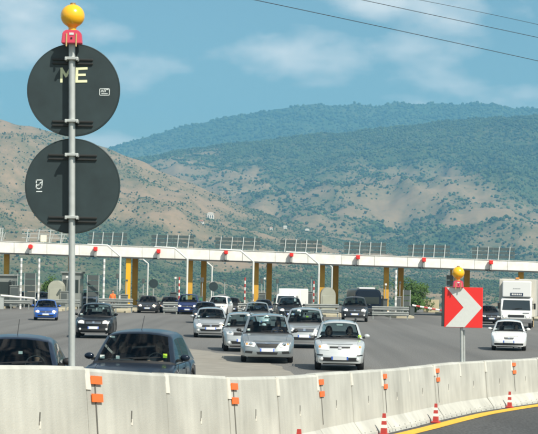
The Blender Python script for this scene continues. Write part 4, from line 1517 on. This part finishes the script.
    if belt_plate:
        zp = {'voyager': .49, 'panda': .40, 'ibiza': .44, 'sandero': .46, 'suv': .52}.get(face, .43)
        pl = patch('number_plate', [(-.26, zp - .056), (.26, zp - .056), (.26, zp + .056), (-.26, zp + .056)], PLATEW, .022, 6, 1)
        for sg in (-1, 1):
            patch('plate_band', [(sg * .235 - .024, zp - .05), (sg * .235 + .024, zp - .05), (sg * .235 + .024, zp + .05), (sg * .235 - .024, zp + .05)], PLATEB, .026, 1, 1, pl)
    # bonnet shut lines read as thin dark joints
    for sg in (-1, 1):
        b2 = bmesh.new()
        pts = []
        for k in range(7):
            t = .30 + (tb - .36) * k / 6
            x = sg * hw * (.70 + .06 * k / 6)
            h = bvh.ray_cast(Vector((x, t, 3)), Vector((0, 0, -1)))
            if h[0] is not None:
                pts.append(h[0] + Vector((0, 0, .001)))
        if len(pts) > 2:
            tube(b2, pts, .004, 4); obj('bonnet_gap', b2, BLACK, root)
    # aerial
    b2 = bmesh.new(); tube(b2, [(.0, tw + .3, H - .02), (0, tw + .62, H + .26)], .006, 5); obj('aerial', b2, BLACK, root)
    # small labels behind the windscreen
    for (fx, fz, w_, h_, colr) in stickers:
        j = 1 + (len(gt) and 0)
        z = belt + (H - .08 - belt) * fz
        t = tb + (tw - tb) * fz
        yy = t + .24 * ((fx * hw / wb) ** 2) - .084
        b2 = bbox(fx * hw - w_ / 2, fx * hw + w_ / 2, yy + .045, yy + .049, z - h_ / 2, z + h_ / 2)
        obj('windscreen_label', b2, colr, wso)
    for (sx, fn) in people:
        fn(root, sx, tw + .33, H, sc, hw)
    return root

# ------------------------------------------------------------------ people
SKIN = mat('skin', (.42, .25, .17), .55)
HAIR = mat('dark_hair', (.02, .015, .012), .6)
def skin_body(name, chains, mats, head_z, loc, rz, label, group=None, scale=1.0, hand_pts=(), legs_z=None):
    """chains: dict id -> (pos, radius), list of edges; one continuous skinned figure"""
    nodes, edges = chains
    ids = list(nodes)
    me = bpy.data.meshes.new(name)
    me.from_pydata([nodes[i][0] for i in ids], [(ids.index(a), ids.index(b)) for a, b in edges], [])
    o = bpy.data.objects.new(name, me); COL.objects.link(o)
    md = o.modifiers.new('skin', 'SKIN')
    for k, i in enumerate(ids):
        r_ = nodes[i][1]
        me.skin_vertices[0].data[k].radius = r_ if isinstance(r_, tuple) else (r_, r_)
    me.skin_vertices[0].data[ids.index('pelvis')].use_root = True
    sd = o.modifiers.new('sub', 'SUBSURF'); sd.levels = 2; sd.render_levels = 2
    dg = bpy.context.evaluated_depsgraph_get()
    m2 = bpy.data.meshes.new_from_object(o.evaluated_get(dg))
    bpy.data.objects.remove(o)
    for m in mats:
        m2.materials.append(m)
    for p in m2.polygons:
        c = p.center
        k = 0
        if c.z > head_z or any((c - Vector(h)).length < .13 for h in hand_pts):
            k = 1
        elif legs_z is not None and c.z < legs_z:
            k = 2
        p.material_index = k
        p.use_smooth = True
    m2.name = name
    b = bpy.data.objects.new(name, m2); COL.objects.link(b)
    b.location = loc; b.rotation_euler = (0, 0, rz); b.scale = (scale,) * 3
    tag(b, label, 'person', group)
    return b

def head_nodes(n, e, bx, by, z):
    n['neck'] = ((bx, by, z), .055)
    n['chin'] = ((bx, by - .025, z + .075), (.068, .075))
    n['face'] = ((bx, by - .018, z + .15), (.078, .095))
    n['brow'] = ((bx, by - .005, z + .205), (.075, .092))
    n['crown'] = ((bx, by + .005, z + .255), (.045, .06))
    n['nose'] = ((bx, by - .125, z + .135), .012)
    e += [('neck', 'chin'), ('chin', 'face'), ('face', 'brow'), ('brow', 'crown'), ('face', 'nose')]

def add_hair(b, bx, by, z, col=None):
    bm = bmesh.new()
    bmesh.ops.create_icosphere(bm, subdivisions=3, radius=1, matrix=Matrix.Translation((bx, by + .022, z + .20)) @ Matrix.Diagonal((.098, .112, .112, 1)))
    for v in list(bm.verts):
        if v.co.y < by - .055 and v.co.z < z + .235:
            bm.verts.remove(v)
    obj('hair', bm, col or HAIR, b, True, 180)

def hand(n, e, wrist, pre, tip_dir, side):
    w = Vector(wrist)
    d = Vector(tip_dir).normalized()
    s = Vector((side, 0, 0))
    n[pre + 'palm'] = (tuple(w + d * .05), (.034, .018))
    e.append((pre + 'wrist', pre + 'palm'))
    for k, ln in enumerate((.055, .065, .06, .045)):
        a = w + d * .085 + s * (k - 1.5) * .021
        n[f'{pre}f{k}'] = (tuple(a), .010)
        n[f'{pre}g{k}'] = (tuple(a + d * ln * .6 + Vector((0, 0, -ln * .55))), .009)
        e += [(pre + 'palm', f'{pre}f{k}'), (f'{pre}f{k}', f'{pre}g{k}')]
    n[pre + 'th'] = (tuple(w + d * .04 - s * .055), .010)
    n[pre + 'th2'] = (tuple(w + d * .085 - s * .06), .009)
    e += [(pre + 'palm', pre + 'th'), (pre + 'th', pre + 'th2')]

def seated(label, driver, shirt, hair=True, turn=0.0):
    def fn(root, sx, tseat, H, sc, hw):
        hz = H - .50                       # base of the neck
        pz = hz - .52
        n, e = {}, []
        n['pelvis'] = ((0, .02, pz), (.165, .12))
        n['waist'] = ((0, .05, pz + .2), (.145, .11))
        n['chest'] = ((0, .07, pz + .40), (.18, .12))
        e += [('pelvis', 'waist'), ('waist', 'chest'), ('chest', 'neck')]
        head_nodes(n, e, 0, .05, hz)
        hands = []
        for s, nm in ((-1, 'l'), (1, 'r')):
            n[nm + 'sh'] = ((s * .19, .07, pz + .43), .065)
            if driver:
                n[nm + 'el'] = ((s * .25, -.14, pz + .24), .046)
                n[nm + 'wrist'] = ((s * .15, -.36, pz + .40), .03)
            else:
                n[nm + 'el'] = ((s * .25, -.05, pz + .18), .046)
                n[nm + 'wrist'] = ((s * .12, -.26, pz + .12), .03)
            hands.append(Vector(n[nm + 'wrist'][0]) + Vector((0, -.07, 0)))
            n[nm + 'hip'] = ((s * .10, -.02, pz - .02), .095)
            n[nm + 'kn'] = ((s * .15, -.46, pz + .06), .065)
            n[nm + 'an'] = ((s * .13, -.72, pz - .26), .04)
            n[nm + 'toe'] = ((s * .13, -.90, pz - .27), .035)
            e += [('chest', nm + 'sh'), (nm + 'sh', nm + 'el'), (nm + 'el', nm + 'wrist'), ('pelvis', nm + 'hip'), (nm + 'hip', nm + 'kn'), (nm + 'kn', nm + 'an'), (nm + 'an', nm + 'toe')]
            hand(n, e, n[nm + 'wrist'][0], nm, (-s * .3, -1, .15), s)
        cs = mat('shirt_' + shirt[0], shirt[1], .85)
        rz = root.rotation_euler.z
        off = Vector((sx * hw * .42, tseat - .10, 0)) * sc
        off.rotate(root.rotation_euler)
        b = skin_body('person', (n, e), [cs, SKIN], hz + .03, root.location + off, rz + turn, label, 'people in the cars', sc, hands)
        if hair:
            add_hair(b, 0, .05, hz)
    return fn

def standing(label, loc, rz, top, legs, scale=1.0):
    n, e = {}, []
    hz = 1.47
    n['pelvis'] = ((0, 0, .95), (.15, .105))
    n['waist'] = ((0, .0, 1.10), (.135, .10))
    n['chest'] = ((0, .01, 1.32), (.175, .115))
    e += [('pelvis', 'waist'), ('waist', 'chest'), ('chest', 'neck')]
    head_nodes(n, e, 0, .0, hz)
    hands = []
    for s, nm in ((-1, 'l'), (1, 'r')):
        n[nm + 'sh'] = ((s * .185, .01, 1.38), .062)
        n[nm + 'el'] = ((s * .25, .03, 1.10), .045)
        n[nm + 'wrist'] = ((s * .24, -.08, .87), .03)
        hands.append(Vector(n[nm + 'wrist'][0]) + Vector((0, 0, -.07)))
        n[nm + 'hip'] = ((s * .095, 0, .88), .095)
        n[nm + 'kn'] = ((s * .11, -.02 * s, .50), .062)
        n[nm + 'an'] = ((s * .12, .01, .10), .042)
        n[nm + 'toe'] = ((s * .14, -.15, .045), .04)
        e += [('chest', nm + 'sh'), (nm + 'sh', nm + 'el'), (nm + 'el', nm + 'wrist'), ('pelvis', nm + 'hip'), (nm + 'hip', nm + 'kn'), (nm + 'kn', nm + 'an'), (nm + 'an', nm + 'toe')]
        hand(n, e, n[nm + 'wrist'][0], nm, (0, -.15, -1), s)
    b = skin_body('person', (n, e), [top, SKIN, legs], hz + .03, loc, rz, label, None, scale, hands, .93)
    add_hair(b, 0, 0, hz)
    return b

# ------------------------------------------------------------------ the traffic
silver = paint('silver', (.27, .30, .305), .55, .32)
silver2 = paint('pale_silver', (.40, .43, .435), .45, .32)
navy = paint('navy', (.008, .016, .034), .15, .28)
black = paint('black', (.006, .008, .010), .1, .28)
darkgrey = paint('dark_grey', (.028, .032, .036), .3, .32)
blue = paint('bright_blue', (.010, .085, .38), .25, .32)
dblue = paint('deep_blue', (.010, .022, .10), .2, .30)
white = paint('white', (.74, .75, .74), .0, .4)
steel = paint('steel_blue', (.010, .018, .032), .15, .28)
YG = mat('yellow_green_label', (.50, .75, .06), .6)
WL = mat('white_label', (.70, .75, .72), .6)

# foreground pair behind the barrier
make_car('golf', 'dark navy hatchback with driver and passenger, largest car, right behind barrier', 124, 415, R(-10), steel, None, depth=32.9, lit=False, face='suv',
         people=((1, seated('driver in dark top at the wheel of the large navy hatchback', True, ('dark', (.03, .03, .035)))), (-1, seated('passenger in dark top in the large navy hatchback', False, ('grey', (.06, .06, .07))))),
         stickers=((-.72, .14, .09, .07, WL), (.68, .22, .08, .08, YG), (-.60, .86, .10, .035, WL), (-.35, .14, .07, .06, WL)), trim=None)
make_car('sedan', 'dark blue sedan cut by the left edge, two people inside', 5, 421, R(-6), navy, None, depth=29.5, lit=False, face='plain',
         people=((1, seated('driver in dark top at the wheel of the sedan at left edge', True, ('black', (.02, .02, .025)))), (-1, seated('passenger in dark top in the sedan at left edge', False, ('black', (.02, .02, .025))))),
         stickers=((.15, .5, .07, .05, WL),), trim=BLACK)
make_car('mpv', 'silver minivan with roof rails and chrome grille, front and centre', 267, 363.5, R(.5), silver, 54, lit=False, face='voyager', rails=True, trim=BLACK,
         people=((1, seated('driver in dark top at the wheel of the silver minivan', True, ('blue', (.04, .05, .09)))),), stickers=((-.7, .15, .1, .08, WL), (0, .84, .16, .05, WL)))
make_car('tall', 'silver small hatchback with lit headlights, right of the silver minivan', 339.5, 371, R(1.0), paint('white_silver', (.54, .57, .57), .3, .32), 51, face='panda', rails=True,
         people=((1, seated('driver in black top at the wheel of the small silver hatchback', True, ('black', (.02, .02, .025)))), (-1, seated('passenger in black top in the small silver hatchback', False, ('black', (.02, .02, .025))))),
         stickers=((.80, .12, .10, .09, YG), (0, .86, .2, .05, WL)))
make_car('tall', 'silver car half hidden behind the left side of the silver minivan', 243, 352, R(2), silver2, 40, lit=False, face='sandero', rails=False, trim=white, stickers=((-.7, .15, .1, .08, WL),))
make_car('suv', 'silver car with dark bull bar between the minivan and small hatchback', 304, 348.5, R(-1), silver2, 43, lit=False, face='suv', stickers=((.1, .45, .1, .06, YG),), trim=BLACK)
make_car('hatch', 'silver hatchback with black grille and lit headlights, left of centre', 210.5, 338, R(0), silver2, 35, face='sandero', stickers=((-.7, .15, .1, .08, WL),))
make_car('suv', 'black sport utility car with chrome grille beside the sign post', 93, 338.5, R(-4), black, 37.5, face='suv', stickers=((-.75, .12, .12, .08, WL), (.05, .6, .05, .12, WL)))
make_car('hatch', 'bright blue hatchback at left, near the toll lanes', 45.5, 320.6, R(-1), blue, 24.5, face='plain')
make_car('hatch', 'white hatchback in front of the box truck at right', 508.7, 351, R(0), white, 35.5, face='ibiza', stickers=((-.75, .12, .1, .07, WL),),
         people=((1, seated('driver in grey top in the white hatchback', True, ('grey', (.06, .06, .07)))),))
make_car('sedan', 'dark grey car with bright lights, right of the yellow column', 147, 313.2, R(-2), darkgrey, 21, face='plain')
make_car('sedan', 'dark sedan between the dark grey car and the blue minivan', 168.5, 313, R(-3), black, 19, lit=False, face='plain')
make_car('mpv', 'deep blue minivan beside the red and white banded pole', 187, 314.5, R(-3), dblue, 20.5, face='plain')
make_car('hatch', 'navy hatchback right behind the silver hatchback with black grille', 205, 323.5, R(0), navy, 25, face='plain')
make_car('tall', 'white tall car behind the navy hatchback', 215.5, 317, R(-9), white, 22, lit=False, face='plain')
make_car('sedan', 'black car with one bright headlight under the red banded pole', 232.5, 313.5, R(3), black, 17, face='plain')
make_car('suv', 'silver car whose roof shows just above the silver minivan', 257.5, 328, R(1), silver, 25, face='plain')
make_car('hatch', 'dark blue car behind the silver roofs, below an ochre column', 264, 316, R(2), navy, 19, lit=False, face='plain')
make_car('suv', 'black car with chrome badge behind the car with bull bar', 290.5, 321.5, R(2), black, 26, face='suv')
make_car('mpv', 'dark minivan half hidden behind the black car with chrome badge', 296, 315, R(2), navy, 20, lit=False, face='plain')
make_car('suv', 'dark grey crossover with bright headlight right of the toll guardrail', 354.5, 322, R(0), darkgrey, 27, face='suv')
make_car('tall', 'silver car with white roof light behind the black sport utility car', 88, 307.5, R(-2), silver, 19, lit=False, face='plain')
make_car('sedan', 'dark car under the white boom, behind the bright blue hatchback', 41, 306.5, R(-3), darkgrey, 17, face='plain')
make_car('sedan', 'black car half hidden between the chevron sign and the box truck', 491.5, 324, R(9), black, 22, lit=False, face='plain')

make_car('sedan', 'black car in the shade of the left booth, behind the white boom', 17, 305.5, R(-2), black, 16, lit=False, face='plain')
# white roof light of a silver car far back
pp = gp(88, 307.5)
o = obj('roof_light', bbox(-.22, .22, 0, .18, 0, .16, bevel=.05), WHITE); o.location = (pp.x - .12, pp.y + 1.9, 1.545)
tag(o, 'small white roof light on the silver car behind the black utility car', 'roof light')

# ------------------------------------------------------------------ trucks
def truck(label, xpx, ypx, yaw, boxw, boxh, boxl, cabw, cabm, boxm, front_panel):
    loc = gp(xpx, ypx)
    t = thing('truck', label, 'truck', loc, yaw)
    cw = cabw / 2
    # cab from a side profile
    prof = [(.0, .55), (.0, 1.02), (.06, 1.18), (.40, 1.92), (.75, 2.06), (1.75, 2.06), (1.75, .45), (.15, .45)]
    bm = bmesh.new()
    a = [bm.verts.new((-cw, y, z)) for y, z in prof]; b = [bm.verts.new((cw, y, z)) for y, z in prof]
    bm.faces.new(a); bm.faces.new(b[::-1])
    for i in range(len(prof)):
        bm.faces.new((a[i], b[i], b[(i + 1) % len(prof)], a[(i + 1) % len(prof)]))
    bmesh.ops.bevel(bm, geom=[e_ for e_ in bm.edges], offset=.05, segments=2, affect='EDGES')
    cab = obj('cab', bm, cabm, t, True, 30)
    def slope(z):
        return ip(z, [(1.18, .06), (1.92, .40)])
    bm = bmesh.new()
    q = [(-cw + .10, 1.22), (cw - .10, 1.22), (cw - .16, 1.88), (-cw + .16, 1.88)]
    va = [bm.verts.new((x, slope(z) - .022, z)) for x, z in q]; vb = [bm.verts.new((x, slope(z) + .01, z)) for x, z in q]
    bm.faces.new(va); bm.faces.new(vb)
    for i in range(4): bm.faces.new((va[i], va[(i + 1) % 4], vb[(i + 1) % 4], vb[i]))
    ws = obj('windscreen', bm, mat('truck_windscreen', (.02, .03, .035), .06, spec=.8), cab)
    for sg in (-1, 1):
        bm = bmesh.new(); tube(bm, [(sg * .1 - .2, slope(1.24) - .035, 1.26), (sg * .1 + .3, slope(1.35) - .035, 1.36)], .012, 5); obj('wiper', bm, BLACK, ws)
        hl = obj('headlight', bbox(sg * cw * .74 - .15, sg * cw * .74 + .15, -.03, .04, .72, .88, bevel=.02), HEADL, cab)
        bm = bmesh.new(); lathe(bm, [(.06, -.036), (.03, -.05)], 12, 'Y', Matrix.Translation((sg * cw * .74, 0, .80))); obj('bulb', bm, BULB, hl)
        obj('mirror', bbox(sg * (cw + .16) - .07, sg * (cw + .16) + .07, .38, .48, 1.28, 1.68, bevel=.02), BLACK, t)
        bm = bmesh.new(); tube(bm, [(sg * (cw - .03), .5, 1.62), (sg * (cw + .16), .43, 1.60)], .015, 5); obj('mirror_arm', bm, BLACK, t)
        obj('side_window', bbox(sg * cw - .012, sg * cw + .012, .55, 1.35, 1.28, 1.85), DGLASS, cab)
        for y in (.75, .75 + boxl * .62):
            make_wheel(t, sg * (cw - .14), y, .37, sg)
    obj('grille', bbox(-cw * .52, cw * .52, -.025, .03, .74, .90, bevel=.01), TRIM, cab)
    obj('bumper', bbox(-cw, cw, -.10, .12, .36, .66, bevel=.04), mat('bumper_grey', (.16, .165, .17), .6), t)
    obj('number_plate', bbox(-.26, .26, -.115, -.102, .44, .55), PLATEW, t)
    bx = obj('box_body', bbox(-boxw / 2, boxw / 2, 1.15, 1.15 + boxl, .75, boxh, bevel=.04) if front_panel else bbox(-boxw / 2, boxw / 2, 1.8, 1.8 + boxl, .75, boxh, bevel=.06), boxm, t)
    obj('chassis', bbox(-.45, .45, .4, 1.0 + boxl, .42, .7), BLACK, t)
    if front_panel:
        fp = obj('front_panel', bbox(-cw * .93, cw * .93, .42, 1.145, 2.08, boxh - .14, bevel=.06), cabm, t)
        obj('name_board', bbox(-.42, .42, .39, .425, 2.15, 2.36), mat('name_board_blue', (.03, .05, .09), .5), fp)
        # illegible pale lettering on the board and above it
        for k in range(6):
            obj('lettering', bbox(-.33 + k * .115, -.33 + k * .115 + .075, .383, .392, 2.20, 2.31), WHITE, fp)
        for k in range(5):
            obj('lettering', bbox(-.24 + k * .10, -.24 + k * .10 + .065, .408, .422, 2.62, 2.675), mat('grey_letter', (.35, .36, .36), .6), fp)
        obj('lettering', bbox(.45, .85, -.03, .03, 1.02, 1.06), mat('grey_letter', (.35, .36, .36), .6), cab)
        obj('marker_lamp', bbox(-.12, .12, 1.10, 1.25, boxh + .003, boxh + .10, bevel=.02), AMBER, bx)
    return t
boxbeige = mat('box_beige', (.52, .50, .44), .6, var=.08, vscale=1.5)
truck('white box truck with tall front panel at the right edge', 516, 328.5, R(-10.5), 2.42, 3.28, 5.0, 2.05, white, boxbeige, True)
vt = truck('white box van seen beyond the black cars in the middle lane', 285, 316, R(-13), 2.15, 2.55, 3.6, 1.85, white, mat('van_white', (.76, .77, .75), .5), False)

vt.scale = (.86, .86, .86)
# dark coach behind the crossover
loc = gp(368, 316)
t = thing('coach', 'dark coach with wide windscreen behind the grey crossover', 'coach', loc, R(3))
bm = bmesh.new()
pr = [(-1.22, .45), (1.22, .45), (1.24, 1.6), (1.2, 2.15), (1.05, 2.42), (.8, 2.5), (-.8, 2.5), (-1.05, 2.42), (-1.2, 2.15), (-1.24, 1.6)]
prism(bm, pr, 0, 8.5)
bmesh.ops.bevel(bm, geom=[e_ for e_ in bm.edges if abs(e_.verts[0].co.y - e_.verts[1].co.y) < .01 and e_.verts[0].co.y < .1], offset=.15, segments=3, affect='EDGES')
cb = obj('body', bm, steel, t, True, 40)
t.scale = (.9, .9, .9)
obj('windscreen', bbox(-1.02, 1.02, -.02, .03, 1.12, 1.78, bevel=.02), DGLASS, t)
obj('bumper', bbox(-1.2, 1.2, -.08, .1, .38, .72, bevel=.04), TRIM, t)
obj('roof_unit', bbox(-.75, .75, 1.2, 3.4, 2.502, 2.66, bevel=.05), WHITE, t)
for sg in (-1, 1):
    obj('headlight', bbox(sg * .9 - .14, sg * .9 + .14, -.03, .03, .80, .93, bevel=.02), HEADL, t)
    obj('mirror', bbox(sg * 1.38 - .07, sg * 1.38 + .07, -.12, 0.02, 1.5, 1.9, bevel=.02), BLACK, t)
    obj('mirror_arm', bbox(min(sg * 1.1, sg * 1.38), max(sg * 1.1, sg * 1.38), -.06, -.02, 1.85, 1.89), BLACK, t)
    for y in (1.6, 6.6):
        make_wheel(t, sg * 1.08, y, .46, sg)

# people on foot
VEST = mat('orange_vest', (.85, .16, .03), .7)
p = P(112.5, 306, GD - 7.5)
standing('worker in orange vest standing behind the guardrail, left of yellow column', (p.x, GD - 7.5, 0), R(15), VEST, mat('dark_trousers', (.05, .055, .06), .8))
p = gp(532.5, 327.5)
standing('person in red top and tan trousers beside the box truck', (p.x, p.y + .5, 0), R(-20), mat('red_top', (.45, .07, .05), .8), mat('tan_trousers', (.45, .33, .17), .8), 1.0)

# ------------------------------------------------------------------ haze
hz = bpy.data.materials.new('haze_air')
hz.use_nodes = True
t = hz.node_tree
t.nodes.clear()
o_ = t.nodes.new('ShaderNodeOutputMaterial')
pv = t.nodes.new('ShaderNodeVolumePrincipled')
pv.inputs['Color'].default_value = (.19, .51, .80, 1)
pv.inputs['Density'].default_value = 1.18e-4
pv.inputs['Anisotropy'].default_value = 0.0
t.links.new(pv.outputs['Volume'], o_.inputs['Volume'])
ztop_h = max(v.co.z for v in HC.o.data.vertices) + 25
hb = obj('haze', bbox(-7000, 7000, -600, 9900, -32, ztop_h), hz)
hb['kind'] = 'stuff'
